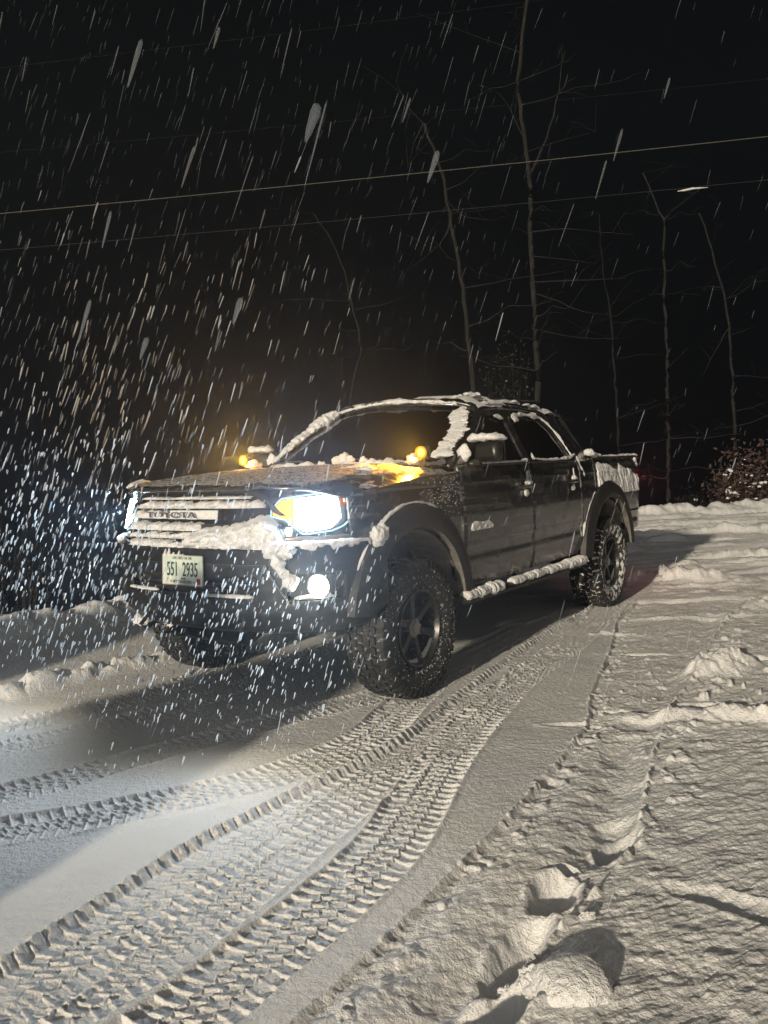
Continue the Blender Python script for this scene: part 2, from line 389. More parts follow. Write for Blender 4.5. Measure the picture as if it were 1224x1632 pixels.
    H = track(lE, .12, .010, .009, 231, H, .35)
    lD = spline([(-4.2,3.55),(-3.0,4.1),(-2.2,4.4),(-1.65,4.75),(-1.29,5.3),(-1.1,5.9),(-.6,6.9),(.4,8.6)])
    H = track(lD, .12, .012, .011, 221, H, .30)
    lB = spline([(-3.4,2.55),(-2.2,2.85),(-1.5,3.08),(-.95,3.30),(-.5,3.58),(-.12,4.0),(.10,4.6),(.35,5.2),(.9,6.1),(1.6,7.1)])
    H = track(lB, .125, .009, .0095, 241, H, .25)
    lA3 = spline([(-1.7,1.2),(-1.15,1.72),(-.78,2.12),(-.55,2.48),(-.36,2.88),(-.12,3.35),(.20,3.95),(.62,4.8)])
    lA2 = spline([(-2.2,1.0),(-1.37,1.75),(-1.03,2.05),(-.86,2.38),(-.63,2.80),(-.38,3.15),(.10,3.78),(.50,4.6),(1.2,5.95),(1.95,7.2),(2.6,8.3)])
    H = track(lA3, .12, .012, .008, 257, H, .50, pitch=.050)
    H = track(lA2, .135, .012, .0088, 251, H, .48, pitch=.056, scallop=1)
    lA1 = spline([(-1.5,1.0),(-1.05,1.42),(-.66,1.80),(-.40,2.18),(-.20,2.50),(.0,2.91),(.28,3.80),(.73,4.86),(1.22,5.72),(1.76,6.80),(2.15,7.62),(2.9,8.9)])
    H = track(lA1, .125, .011, .0105, 261, H, .36, pitch=.052)
    # narrow bare strip where the snow was rubbed flat between the two
    # --- ploughed ridges
    lr = spline([(-4.4,3.1),(-3.2,4.25),(-2.45,5.0),(-2.2,5.35),(-1.95,5.62),(-1.5,6.1),(-1.0,6.6),(-.2,7.6)])
    S, T = along(X, Y, lr, .6)
    dim = sstep(-1.2, -2.2, X)*.75+.25
    lump = .55+1.1*np.abs(fbm(X*5, Y*5, 3, 91))*2+.5*fbm(X*14, Y*14, 3, 92)
    H += .105*dim*np.exp(-(np.abs(T+.03)/.105)**2.6)*lump
    # --- the edge bank and the drop behind it
    le = spline([(-12,-6),(-6.4,1.6),(-4.3,5.1),(-3.3,6.85),(-2.75,7.7),(-1.9,9.6),(-.2,13.2),(2.2,16.2),(6.0,17.0),(11,17.6),(22,17.2),(60,14)], .5)
    S, T = along(X, Y, le, 400)
    e = T
    near = sstep(1.0, -3.0, X)
    bw = np.where(X < 0, .22, .55)
    H += (.20*near+.26*(1-near))*np.exp(-(np.abs(e)/bw)**2.2)*(.8+.9*fbm(X*2.5, Y*2.5, 3, 95)+.25*fbm(X*9, Y*9, 3, 96))
    flat = 1-sstep(.1, 1.2, e)
    H = H*flat+(1-flat)*(.4*fbm(X*.25, Y*.25, 4, 97)+.07*fbm(X*1.6,Y*1.6,3,98))
    H -= np.maximum(0, e-.25)*(.30*near+.26*(1-near))
    return H

def make_ground():
    th = np.concatenate([np.linspace(-180, -41, 70)[:-1], np.linspace(-41, 41, 1480)[:-1], np.linspace(41, 180, 70)[:-1]])
    r = [0.02, .2, .5, .8, 1.0, 1.2, 1.4, 1.55]
    while r[-1] < 4.5: r.append(r[-1]*1.0016)
    while r[-1] < 9: r.append(r[-1]*1.0026)
    while r[-1] < 22: r.append(r[-1]*1.0042)
    while r[-1] < 46: r.append(r[-1]*1.03)
    r = np.array(r)
    nt_, nr = len(th), len(r)
    TH, RR = np.meshgrid(np.radians(th), r)
    back = sstep(.15, -.25, np.cos(TH)); RR = RR*(1-back)+back*np.where(RR < 10, RR, 10+(RR-10)*.05)
    X = (RR*np.sin(TH)).ravel(); Y = (RR*np.cos(TH)).ravel()
    Z = ground_height(X, Y)
    co = np.stack([X, Y, Z], 1).astype(np.float32)
    i = np.arange(nr-1)[:, None]; j = np.arange(nt_)[None, :]; j2 = (j+1) % nt_
    F = np.stack([i*nt_+j, (i)*nt_+j2, (i+1)*nt_+j2, (i+1)*nt_+j], -1).reshape(-1, 4)[:, ::-1]
    me = bpy.data.meshes.new('ground')
    me.vertices.add(len(co)); me.vertices.foreach_set('co', co.ravel())
    me.loops.add(F.size); me.loops.foreach_set('vertex_index', F.ravel().astype(np.int32))
    me.polygons.add(len(F)); me.polygons.foreach_set('loop_start', np.arange(0, F.size, 4, dtype=np.int32))
    me.polygons.foreach_set('use_smooth', np.ones(len(F), bool))
    me.update(calc_edges=True); me.validate()
    me.materials.append(M['ground_snow'])
    o = bpy.data.objects.new('ground', me); C.objects.link(o); o['kind'] = 'structure'
    print('ground verts', len(co))
make_ground()
def gz(x, y): return float(ground_height(np.array([float(x)]), np.array([float(y)]))[0])

# ------------------------------------------------------------------ the truck
truck = bpy.data.objects.new('pickup_truck', None); C.objects.link(truck)
truck.location = (TX, TY, -.012); truck.rotation_euler = (0, 0, math.atan2(-math.cos(YAW), -math.sin(YAW)))
tag(truck, 'black lifted crew cab pickup with headlights and amber hood lights lit, crusted with snow', 'pickup truck')
T_ = truck
interp = np.interp
# plan curve of the nose, (|y|, x)
NY = [0,.15,.30,.45,.58,.68,.76,.82,.862,.888,.900]
NX = [.900,.898,.890,.870,.838,.795,.735,.660,.560,.450,.330]
ARC = [0.0]
for i in range(1, len(NY)): ARC.append(ARC[-1]+math.hypot(NY[i]-NY[i-1], NX[i]-NX[i-1]))
UMAX = ARC[-1]
def nose(u, d=0.0, z=1.0):
    """point at arc length u (driver side positive) on the nose curve, pushed out by d"""
    a = min(abs(u), UMAX); sg = 1 if u >= 0 else -1
    def P(a): return np.array([interp(a, ARC, NX), interp(a, ARC, NY)])
    p = P(a); t = P(min(a+.03, UMAX))-P(max(a-.03, 0)); t /= np.linalg.norm(t)
    n = np.array([t[1], -t[0]])
    lean = -.06*max(0, (z-1.0)/.25)**1.3       # the top of the nose leans back
    p = p+n*(d+lean)
    yy = p[1] if sg > 0 else p[1]*(1-.085*float(sstep(0, .5, p[1])))
    return Vector((p[0], yy*sg, z))
def u_of_y(y): return interp(abs(y), NY, ARC)*(1 if y >= 0 else -1)
def lin(a, b, n): return [a+(b-a)*i/(n-1) for i in range(n)]
def nose_panel(name, u0, u1, lo, hi, m_, d=0.0, n=36, k=10, solid=.02, parent=T_, **kw):
    b = MB()
    f = lambda u, v: nose(u, d, lo(u)+(hi(u)-lo(u))*v)
    b.grid(f, lin(u0, u1, n), lin(0, 1, k))
    return b.build(name, m_, parent, solid=solid, **kw)

def fixn(o, inward_from):
    return o
# body side surface
def Yp(x, z):
    w = interp(z, [.45,.56,.70,.88,1.02,1.16,1.27,1.335], [.835,.872,.898,.906,.906,.898,.884,.862])
    w += .006*math.exp(-((z-.83)/.012)**2)-.010*math.exp(-((z-.775)/.05)**2)+.005*math.exp(-((z-1.235)/.012)**2)
    if x > .30: w -= (.90-interp(-x, [-.9,-.66,-.56,-.45,-.33,-.2], [.2,.82,.862,.888,.900,.90]))
    if x < -4.05: w -= .11*((-4.05-x)/.25)**2
    return w
ARCHC = (0.0, .50, .50); ARCHR = (-3.246, .50, .50)
def zbot(x, base=.56):
    z = base
    for (cx, cz, r) in (ARCHC, ARCHR):
        if abs(x-cx) < r: z = max(z, cz+math.sqrt(r*r-(x-cx)**2))
    return z
def xs_for(x0, x1, n=30):
    xs = set(lin(x0, x1, n))
    for (cx, cz, r) in (ARCHC, ARCHR):
        for a in lin(0, math.pi, 41):
            v = cx+r*math.cos(a)*.9999
            if x0 < v < x1: xs.add(v)
        for e in (cx-r-.001, cx+r+.001):
            if x0 < e < x1: xs.add(e)
    return sorted(xs)
def side_panel(name, x0, x1, top, m_, base=.56, parent=T_, sgs=(1, -1)):
    out = []
    for sg in sgs:
        b = MB()
        def f(x, v):
            lo = zbot(x, base(x) if callable(base) else base); hi = top(x)
            z = lo+(hi-lo)*v
            return (x, sg*Yp(x, z), z)
        b.grid(f, xs_for(x0, x1), lin(0, 1, 56))
        o = b.build(name, m_, parent, solid=0); out.append(o)
        # folded inner return so that the panel has real thickness
        md = o.modifiers.new('s', 'SOLIDIFY'); md.thickness = .03; md.offset = 0
    return out
hood_edge = lambda x: interp(x, [-.6,-.3,0,.4,.6,.75], [1.335,1.325,1.305,1.262,1.235,1.215])-.035
side_panel('front_fender', -.568, .56, hood_edge, M['paint_grime_sheen'], base=lambda x: .62 if x < 0 else .86)
side_panel('front_door', -1.622, -.580, lambda x: 1.335, M['paint_grime_sheen'])
side_panel('rear_door', -2.600, -1.634, lambda x: 1.335, M['paint_grime_sheen'])
side_panel('cab_corner', -2.935, -2.612, lambda x: 1.335, M['paint_grime_sheen'])
side_panel('bed_side', -4.29, -2.975, lambda x: 1.335, M['paint_grime_sheen'], base=lambda x: .66)
# hood: one crowned sheet rolling down at the sides and over the nose
def hood_z(x, y):
    zc = interp(x, [-.62,-.4,0,.4,.65,.80,.865,.90], [1.352,1.351,1.342,1.322,1.302,1.285,1.272,1.258])
    a = abs(y)
    return zc+.008-.032*(a/.7)**2+.012*math.exp(-((a-.52)/.05)**2)-(.055+.03*float(sstep(.2,.6,x)))*max(0, (a-.70)/.18)**2
def hood_f(v, w):       # v: 0 cowl .. 1 nose, w: -1..1
    yedge = .885
    y = w*yedge
    xf = interp(abs(y), NY, NX)-.015-.02*(1-v)
    x = -.56+( xf+.56)*v
    if y < 0: y2 = y*(1-.085*float(sstep(0, .5, -y))*float(sstep(0, .7, v)))
    else: y2 = y
    return (x, y2, hood_z(min(x, .9), y))
b = MB(); b.grid(hood_f, lin(0, 1, 40), lin(-1, 1, 61)); b.build('hood', M['paint'], T_, solid=.02)
# dark inner core so no light leaks through gaps
b = MB(); b.box((.10,0,.98), (1.25,1.25,.46)); b.box((-1.75,0,.80), (2.35,1.62,.44)); b.build('inner_body', M['frame'], T_, smooth=False)
# cowl
b = MB(); b.box((-.54,0,1.318), (.22,1.56,.05)); b.build('cowl', M['plastic'], T_, bevel=.01)

# ---- front end
gtop = lambda u: interp(abs(u), [0,.38,.47,.56,.61], [1.250,1.248,1.225,1.165,1.12])
gbot = lambda u: interp(abs(u), [0,.45,.54,.62], [.955,.955,.985,1.08])
nose_panel('grille', -.61, .61, gbot, gtop, M['grille_black'], d=-.025)
gt2 = lambda u: interp(abs(u), [0,.42,.51,.58,.64,.68], [1.266,1.264,1.240,1.185,1.13,1.10])
b = MB()
for a0, a1, lo, hi in ((-.66,.66,gtop,lambda u: max(gtop(u)+.001, gt2(u))), (-.64,.64,lambda u: min(gbot(u)-.001, gbot(u)-.022),gbot)):
    b.grid(lambda u, v: nose(u, .012, lo(u)+(hi(u)-lo(u))*v), lin(a0, a1, 40), lin(0, 1, 5))
b.build('grille_surround', M['bumper'], T_, solid=.03)
def nose_bar(b, u0, u1, z, h, d, thick=.02, n=20):
    for i in range(n-1):
        ua, ub = u0+(u1-u0)*i/(n-1), u0+(u1-u0)*(i+1)/(n-1)
        P = [nose(ua,d,z-h/2), nose(ub,d,z-h/2), nose(ub,d,z+h/2), nose(ua,d,z+h/2)]
        Q = [nose(ua,d-thick,z-h/2), nose(ub,d-thick,z-h/2), nose(ub,d-thick,z+h/2), nose(ua,d-thick,z+h/2)]
        b.add(P+Q, [(0,1,2,3),(0,4,5,1),(3,2,6,7),(0,3,7,4),(1,5,6,2)])
for z, hw in ((1.214,.40),(1.172,.48),(1.070,.55),(1.020,.52),(.975,.48)):
    b = MB(); nose_bar(b, -hw, hw, z, .014, .004); b.build('grille_bar', M['plastic'], T_, smooth=False)
b = MB(); nose_bar(b, -.44, .24, 1.128, .050, .010, .03); badge = b.build('grille_badge', M['letters'], T_, smooth=False)

# generic snow builders ------------------------------------------------
def n3(p, sc, seed):
    return .62*mnoise.noise(Vector((p[0]*sc+seed*7.3, p[1]*sc-seed*3.1, p[2]*sc+seed*1.7)))
def snow_rope(name, pts, w, h, seed, up=Vector((0,0,1)), amp=.5, sc=30, parent=T_, m_=None, step=.012, n=12, drip=0, obj=True, mb=None, ends=True):
    """a lumpy ridge of snow along a path: w, h are half width and height (lists over the path)"""
    P = [Vector(p) for p in pts]
    L = [0]
    for a, c in zip(P[:-1], P[1:]): L.append(L[-1]+(c-a).length)
    k = max(4, int(L[-1]/step))
    W = w if hasattr(w, '__len__') else [w]*len(P); Hh = h if hasattr(h, '__len__') else [h]*len(P)
    b = mb or MB(); vs_ = []
    for i in range(k+1):
        s = L[-1]*i/k
        p = Vector([interp(s, L, [q[c] for q in P]) for c in range(3)])
        s2 = min(L[-1], s+.01); s1 = max(0, s-.01)
        t = Vector([interp(s2, L, [q[c] for q in P])-interp(s1, L, [q[c] for q in P]) for c in range(3)]).normalized()
        a = t.cross(up).normalized(); u_ = a.cross(t)
        en = min(1, (min(i, k-i)/k*L[-1])/.03+.12) if ends else 1
        en = math.sqrt(min(1, en))
        ww = interp(s, L, W)*en; hh = interp(s, L, Hh)*en
        big = 1+amp*1.7*n3((s, .13, .29), sc*.3, seed)+amp*.9*n3((s, .5, .1), sc*.9, seed+3)
        for j in range(n):
            th = 2*math.pi*j/n
            rr = big*(1+amp*1.3*n3((s*1.0, math.cos(th)*.04, math.sin(th)*.04), sc, seed)+amp*.7*n3((s, math.cos(th)*.04, math.sin(th)*.04), sc*2.7, seed+5))
            q = p+a*math.cos(th)*ww*rr+u_*math.sin(th)*hh*rr*(1 if math.sin(th) > 0 else .55)
            if drip and math.sin(th) < -.3:
                q = q-up*drip*max(0, float(vnoise(s*60, seed, seed+2))-.45)
            vs_.append(q)
    fs_ = [(i*n+j, i*n+(j+1)%n, (i+1)*n+(j+1)%n, (i+1)*n+j) for i in range(k) for j in range(n)]
    fs_ += [tuple(range(n-1,-1,-1)), tuple(k*n+j for j in range(n))]
    b.add(vs_, fs_)
    if obj: return b.build(name, m_ or M['snow'], parent, angle=70)
def snow_patch(name, fn, nfn, us, vs2, thick, parent=T_, m_=None):
    """snow grown out of a surface fn(u,v) along nfn(u,v); thick(u,v) <= 0 leaves it bare"""
    nu, nv = len(us), len(vs2)
    TK = [[thick(u, v) for v in vs2] for u in us]
    vid = {}; vs_ = []; fs_ = []
    def vert(i, j):
        if (i, j) not in vid:
            p = Vector(fn(us[i], vs2[j])); nn = Vector(nfn(us[i], vs2[j])); vid[(i, j)] = len(vs_)
            vs_.append(p+nn*(max(TK[i][j], -.0)+(-.003 if TK[i][j] <= 0 else 0)))
        return vid[(i, j)]
    for i in range(nu-1):
        for j in range(nv-1):
            if max(TK[i][j], TK[i+1][j], TK[i][j+1], TK[i+1][j+1]) > 0:
                fs_.append((vert(i,j), vert(i+1,j), vert(i+1,j+1), vert(i,j+1)))
    if not fs_: return
    b = MB(); b.add(vs_, fs_)
    return b.build(name, m_ or M['snow'], parent, angle=75)
def blob(name, c, r, seed, parent=T_, amp=.35, m_=None, sub=4, mb=None):
    bm = bmesh.new(); bmesh.ops.create_icosphere(bm, subdivisions=sub, radius=1)
    vs_ = []
    for v in bm.verts:
        d = v.co.normalized()
        k = 1+amp*1.4*n3(d, 1.6, seed)+amp*.8*n3(d, 4, seed+1)+amp*.4*n3(d, 10, seed+2)
        vs_.append((c[0]+d.x*r[0]*k, c[1]+d.y*r[1]*k, c[2]+d.z*r[2]*k))
    fs_ = [tuple(v.index for v in f.verts) for f in bm.faces]; bm.free()
    b = mb or MB(); b.add(vs_, fs_)
    if mb is None: return b.build(name, m_ or M['snow'], parent, angle=80)

# snow on the grille: ragged shelves lying on the bars
def grille_snow(u0, u1, z0, z1, d0, d1, seed, bite=.5, name='grille_snow'):
    def th(u, v):
        top = .62+.38*(vnoise(u*34, seed, seed)*1.3-.1)-.25*bite*(vnoise(u*90, 3, seed+4)-.3)
        bot = .06*vnoise(u*60, 7, seed+2)
        endk = min(1, (u-u0)/.04+.05, (u1-u)/.05+.05)
        top *= .5+.5*endk**.5
        if v > top or v < bot: return -.01
        return float((d0+(d1-d0)*(1-v))*min(1, (top-v)/.12+.25)*(.8+.5*vnoise(u*25, v*3, seed+9))*endk**.3)
    return snow_patch(name, lambda u, v: nose(u, -.018, z0+(z1-z0)*v), lambda u, v: (nose(u, 1, 1)-nose(u, 0, 1)).normalized(),
               lin(u0, u1, 170), lin(0, 1, 14), th)
grille_snow(-.47, .44, 1.210, 1.226, .035, .045, 3, 0)
grille_snow(-.50, .54, 1.160, 1.206, .040, .062, 5, .7)
grille_snow(-.54, -.12, 1.104, 1.158, .040, .055, 7, .6)
b = MB(); b.grid(lambda u, v: nose(u, .0105+.010*float(vnoise(u*36, v*3, 4)), 1.105+.047*v), lin(-.14, .238, 60), lin(0, 1, 10))
b.build('badge_snow', M['snow'], badge, solid=.004)
grille_snow(-.57, .12, 1.040, 1.092, .040, .060, 11, .9)
grille_snow(-.57, .12, .998, 1.034, .035, .050, 13, .3)
grille_snow(-.57, .60, .950, .990, .040, .062, 17, .2)
# the deep drift at the driver's lower corner of the grille
def th(u, v):
    z = .955+.17*v
    hi = interp(u, [.06,.14,.3,.42,.50,.56,.62,.66], [1.03,1.055,1.070,1.085,1.125,1.115,1.06,.99])+.02*(vnoise(u*40,2,3)-.5)
    lo = .948+.012*vnoise(u*50, 9, 2)
    if z > hi or z < lo: return -.01
    return float(.018+.055*min(1, (hi-z)/.04+.15)*(.65+.7*vnoise(u*16, v*6, 8)+.35*vnoise(u*50, v*18, 9)))
snow_patch('grille_snow', lambda u, v: nose(u, -.012, .955+.17*v), lambda u, v: (nose(u,1,1)-nose(u,0,1)).normalized(), lin(.05, .67, 120), lin(0, 1, 40), th)

# text helper
def text_mesh(name, body, size, loc, rot, m_, parent, ext=.002, xs=1.0, align='CENTER', bold=0.0):
    cu = bpy.data.curves.new(name, 'FONT'); cu.body = body; cu.size = size; cu.extrude = ext; cu.align_x = align; cu.align_y = 'CENTER'; cu.offset = bold
    cu.resolution_u = 4
    o = bpy.data.objects.new(name+'_curve', cu); C.objects.link(o)
    dg = bpy.context.evaluated_depsgraph_get(); me = bpy.data.meshes.new_from_object(o.evaluated_get(dg))
    bpy.data.objects.remove(o); me.materials.clear(); me.materials.append(m_)
    for v in me.vertices: v.co.x *= xs
    q = bpy.data.objects.new(name, me); C.objects.link(q); q.parent = parent
    q.location = loc; q.rotation_euler = rot
    return q
FR = (R_(90), 0, R_(90))       # upright, facing +x (forward): reads left to right from the front
text_mesh('badge_lettering', 'TOYOTA', .046, (.9105, -.10, 1.127), FR, M['letters'], badge, ext=.004, xs=2.1)

# headlights
def headlight(sg):
    hu0, hu1 = .575, 1.13
    up = lambda u: interp(u, [.575,.625,.68,.90,1.05,1.11,1.13], [1.150,1.205,1.212,1.232,1.230,1.205,1.18])
    lo = lambda u: interp(u, [.575,.655,.685,.75,.90,.97,1.04,1.09,1.13], [1.118,1.098,1.075,1.022,1.034,1.054,1.10,1.145,1.172])
    S_ = lambda f: (lambda u: f(abs(u)))
    t = nose_panel('headlight', sg*hu0, sg*hu1, S_(lo), S_(up), M['lens_clear'], d=-.012, n=50, k=12, solid=.012)
    lo2 = lambda u: interp(u, [.645,.695,.765,.90,.96,1.0], [1.092,1.072,1.036,1.050,1.095,1.14])
    up2 = lambda u: interp(u, [.645,.72,.90,.955,1.0], [1.175,1.205,1.216,1.205,1.14])
    nose_panel('lamp_reflector', sg*(.705 if sg > 0 else .645), sg*.965, S_(lo2), S_(up2), M['head_emit'], d=.004 if sg > 0 else .022, n=30, k=10, solid=.004, parent=t)
    lo3 = lambda u: interp(u, [.585,.655,.705], [1.124,1.104,1.072]); up3 = lambda u: interp(u, [.585,.63,.705], [1.152,1.196,1.209])
    nose_panel('turn_signal', sg*.585, sg*(.705 if sg > 0 else .645), S_(lo3), S_(up3), M['turn_emit'], d=.004, n=10, k=8, solid=.004, parent=t)
    nose_panel('side_marker', sg*.975, sg*1.045, lambda u: 1.160, lambda u: 1.212, M['turn_soft'], d=.008, n=10, k=8, solid=.004, parent=t)
    nose_panel('marker_bulb', sg*.995, sg*1.020, lambda u: 1.178, lambda u: 1.198, M['bulb_emit'], d=.014, n=4, k=4, solid=.004, parent=t)
    b = MB()
    P = [nose(sg*u, .006, lo(u)) for u in lin(hu0, hu1, 30)]+[nose(sg*u, .006, up(u)) for u in reversed(lin(hu0, hu1, 30))]
    b.tube(P+[P[0]], .0045, 6, cap=False); b.build('lamp_rim', M['head_edge'], t)
    # lamp light
    ld = bpy.data.lights.new('headlight_beam', 'SPOT'); lo_ = bpy.data.objects.new('headlight_beam', ld); C.objects.link(lo_); lo_.parent = t
    ld.energy = HEAD_W; ld.color = (.66,.83,1.0); ld.spot_size = R_(118); ld.spot_blend = .75; ld.shadow_soft_size = .05
    p = nose(sg*.80, .05, 1.12); lo_.location = p
    lo_.rotation_euler = Vector((1, sg*.05, -.20)).to_track_quat('-Z', 'Y').to_euler()
    return t
HEAD_W = 66; FOG_W = 30; AMB_W = 80
headlight(1); headlight(-1)
# trim strip below the headlight and the snow lying on the bumper's top edge
for sg in (1, -1):
    nose_panel('headlight_trim', sg*.62, sg*1.0, lambda u: .985, lambda u: 1.012, M['trim'], d=.004, n=24, k=3, solid=.02)
    nose_panel('nose_filler', sg*.60, sg*1.21, lambda u: .955, lambda u: interp(abs(u), [.6,.70,.77,.9,1.0,1.08,1.21], [1.12,1.08,1.02,1.03,1.05,1.10,1.22]), M['paint'], d=-.02, n=40, k=8, solid=.02)
    nose_panel('nose_filler', sg*.54, sg*.68, lambda u: 1.06, lambda u: interp(abs(u), [.54,.62,.7], [1.23,1.25,1.255]), M['bumper'], d=-.008-.01, n=10, k=6, solid=.02)
    nose_panel('lamp_brow', sg*.60, sg*1.20, lambda u: interp(abs(u), [.6,.66,.70,.90,1.05,1.20], [1.17,1.208,1.216,1.236,1.242,1.20]), lambda u: hood_z(nose(abs(u))[0], nose(abs(u))[1])-.004, M['paint'], d=-.016, n=40, k=5, solid=.02)

# bumper: upper skin, lower skin with the intake, fog lamp pockets
bt = lambda u: interp(abs(u), [0,.5,.62,.75,1.2], [.955,.955,.975,.985,.985])
def bumper_keep(u, z):
    a = abs(u)
    if a < .50 and .70 < z < .80: return False
    if .66 < a < .93 and .685 < z < .815: return False
    return True
b = MB()
def bf(u, v):
    z = .50+(bt(u)-.50)*v
    d = .035+.012*math.sin(math.pi*min(1, max(0, (z-.5)/.45)))-.10*max(0, (.62-z)/.12)**1.5*(.6+.4*min(1, abs(u)))
    return nose(u, d, z)
us_ = lin(-1.24, 1.24, 125); vs_ = lin(0, 1, 30)
b.grid(bf, us_, vs_, keep=lambda u, v: bumper_keep(u, .50+(bt(u)-.50)*v))
bumper = b.build('front_bumper', M['bumper'], T_, solid=.025)
nose_panel('lower_intake', -.52, .52, lambda u: .68, lambda u: .82, M['grille_black'], d=-.03)
b = MB()
for z in (.725,.755,.785): nose_bar(b, -.49, .49, z, .010, .0)
b.build('intake_slats', M['plastic'], T_, smooth=False)
b = MB(); nose_bar(b, -.62, .62, .865, .012, .050, .012, 30); b.build('bumper_crease', M['plastic'], bumper)
# skid plate and tow hook
b = MB(); b.box((.60,0,.50), (.42,.70,.02), Matrix.Rotation(R_(22), 3, 'Y')); b.build('skid_plate', M['frame'], T_, bevel=.01)
b = MB(); b.tube([(.82,-.38,.50),(.90,-.38,.47),(.93,-.38,.50),(.88,-.38,.54)], .012); b.build('tow_hook', M['frame'], T_)
# fog lamps
for sg in (1, -1):
    nose_panel('fog_lamp_pocket', sg*.65, sg*.94, lambda u: .675, lambda u: .825, M['plastic'], d=-.055, n=12, k=6)
    c = nose(sg*.82, 0, .752); nn = (nose(sg*.82, 1, .752)-nose(sg*.82, 0, .752)).normalized()
    fog = bpy.data.objects.new('fog_lamp', None); C.objects.link(fog); fog.parent = T_; fog.location = c
    dirx = Vector((1, sg*.25, 0)).normalized(); rot = dirx.to_track_quat('Y', 'Z').to_matrix()
    b = MB(); b.lathe([(-.05,.030),(-.02,.060),(.010,.065),(.010,.058)], n=28); b.v = [tuple(rot @ Vector(v)) for v in b.v]; b.build('lamp_housing', M['chrome'], fog)
    b = MB(); b.lathe([(.0,.058),(.012,.048),(.020,.026),(.022,.0005)], n=28); b.v = [tuple(rot @ Vector(v)) for v in b.v]; b.build('lamp_lens', M['fog_emit'], fog)
    ld = bpy.data.lights.new('fog_beam', 'SPOT'); lo_ = bpy.data.objects.new('fog_beam', ld); C.objects.link(lo_); lo_.parent = fog
    ld.energy = FOG_W; ld.color = (1,.90,.68); ld.spot_size = R_(130); ld.spot_blend = .9; ld.shadow_soft_size = .05
    lo_.location = dirx*.05; lo_.rotation_euler = Vector((1, sg*.15, -.12)).to_track_quat('-Z', 'Y').to_euler()
    # lit snow under the lamp
    snow_rope('pocket_snow', [nose(sg*u, .0, .695+.002*math.sin(u*60)) for u in lin(.69, .90, 8)], .03, .014, 31+sg, amp=.4)
# bumper snow
def bsnow(u0, u1, z, w, h, seed, drip=0, d=.05, amp=.5):
    snow_rope('bumper_snow', [nose(u, d, z(u) if callable(z) else z) for u in lin(u0, u1, 20)], w, h, seed, amp=amp, drip=drip, sc=34)
bsnow(.64, 1.10, lambda u: .975, .020, .014, 41, .05, .05, .5)
bsnow(-1.1, -.60, lambda u: .98, .020, .014, 42, .03, .05)
blob('bumper_snow', nose(1.15, .055, .985), (.045,.04,.055), 43)
blob('bumper_snow', nose(1.20, .05, 1.00), (.035,.03,.045), 44)
bsnow(.15, .49, .703, .018, .012, 45, 0, .045, .25); bsnow(-.53, -.20, .712, .018, .011, 46, 0, .045, .25)
snow_rope('bumper_snow', [nose(.58, .07, .975), nose(.615, .075, .93), nose(.63, .07, .90), nose(.645, .07, .86), nose(.67, .07, .82), nose(.69,.065,.78), nose(.70,.06,.745)], [.05,.035,.03,.034,.030,.03,.014], [.03]*7, 47, up=Vector((.9,.2,.3)), amp=.75, sc=36)
blob('bumper_snow', nose(.66, .055, .945), (.035,.06,.045), 48, amp=.6)
b = MB(); b.tube([nose(.57,.06,.87), nose(.60,.055,.80), nose(.66,.05,.70), nose(.70,.03,.62)], .005); b.build('bumper_strip', M['chrome'], bumper)

# licence plate (separate thing? it moves with the truck: a part)
plate = bpy.data.objects.new('licence_plate', None); C.objects.link(plate); plate.parent = T_; plate.location = (.957, .028, .832); plate.rotation_euler = (0, R_(-3), 0)
b = MB(); b.box((0,0,0), (.006,.318,.162)); b.build('plate_panel', M['plate'], plate, bevel=.002)
PF = (R_(90), 0, R_(90))
pz = .005
text_mesh('plate_number', '551  2935', .108, (pz, 0, .002), PF, M['plate_ink'], plate, ext=.001, xs=.56, bold=.0008)
text_mesh('plate_header', 'LIVE FREE OR DIE', .021, (pz, 0, .066), PF, M['plate_grey'], plate, ext=.001, xs=.95)
text_mesh('plate_state_name', 'NEW HAMPSHIRE', .023, (pz, 0, -.062), PF, M['plate_grey'], plate, ext=.001, xs=.85)
text_mesh('plate_script', 'Scenic', .014, (pz, .01, -.043), PF, M['plate_ink'], plate, ext=.001)
b = MB(); b.box((.004,.125,-.056), (.003,.026,.030)); b.build('plate_sticker', M['sticker'], plate)
for y_ in (.09, -.09):
    b = MB(); b.box((.004,y_,-.062), (.004,.007,.007)); b.build('plate_bolt', M['grille_black'], plate)
b = MB()
for y_, h_ in ((-.14,.035),(-.11,.040),(-.075,.018),(-.03,.028),(0,.010)):
    b.tube([(.0,y_,.078),(.0,y_+.004,.078+h_)], [.013,.003], 8)
b.box((0,-.07,.080),(.014,.15,.010)); b.build('plate_snow', M['snow'], plate)
b = MB(); b.tube([(.003,-.159,-.081),(.003,.159,-.081),(.003,.159,.081),(.003,-.159,.081),(.003,-.159,-.081)], .003, 5); b.build('plate_rim', M['trim'], plate)

# ---- fender flares
def flare(cx, sg, x0a, x1a):
    b = MB()
    def f(a, v):
        # v: 0 outer top edge .. 1 lip .. then inside
        r = interp(v, [0,.25,.55,.8,.92,1], [.635,.628,.575,.520,.500,.500])
        y = interp(v, [0,.25,.55,.8,.92,1], [.893,.938,.962,.966,.955,.80])
        th = a
        x = cx+r*math.cos(th)*1.02; z = .50+r*math.sin(th)
        return (x, sg*y, z)
    b.grid(f, lin(x0a, x1a, 50), [0,.12,.25,.4,.55,.7,.8,.86,.92])
    b.cur = 1; b.grid(f, lin(x0a, x1a, 50), [.92,.94,.97,1])  # lit look of the inner lip put into its paler colour
    return b.build('fender_flare', [M['plastic'], M['liner']], T_)
for sg in (1, -1):
    flare(0, sg, R_(8), R_(178)); flare(-3.246, sg, R_(2), R_(176))
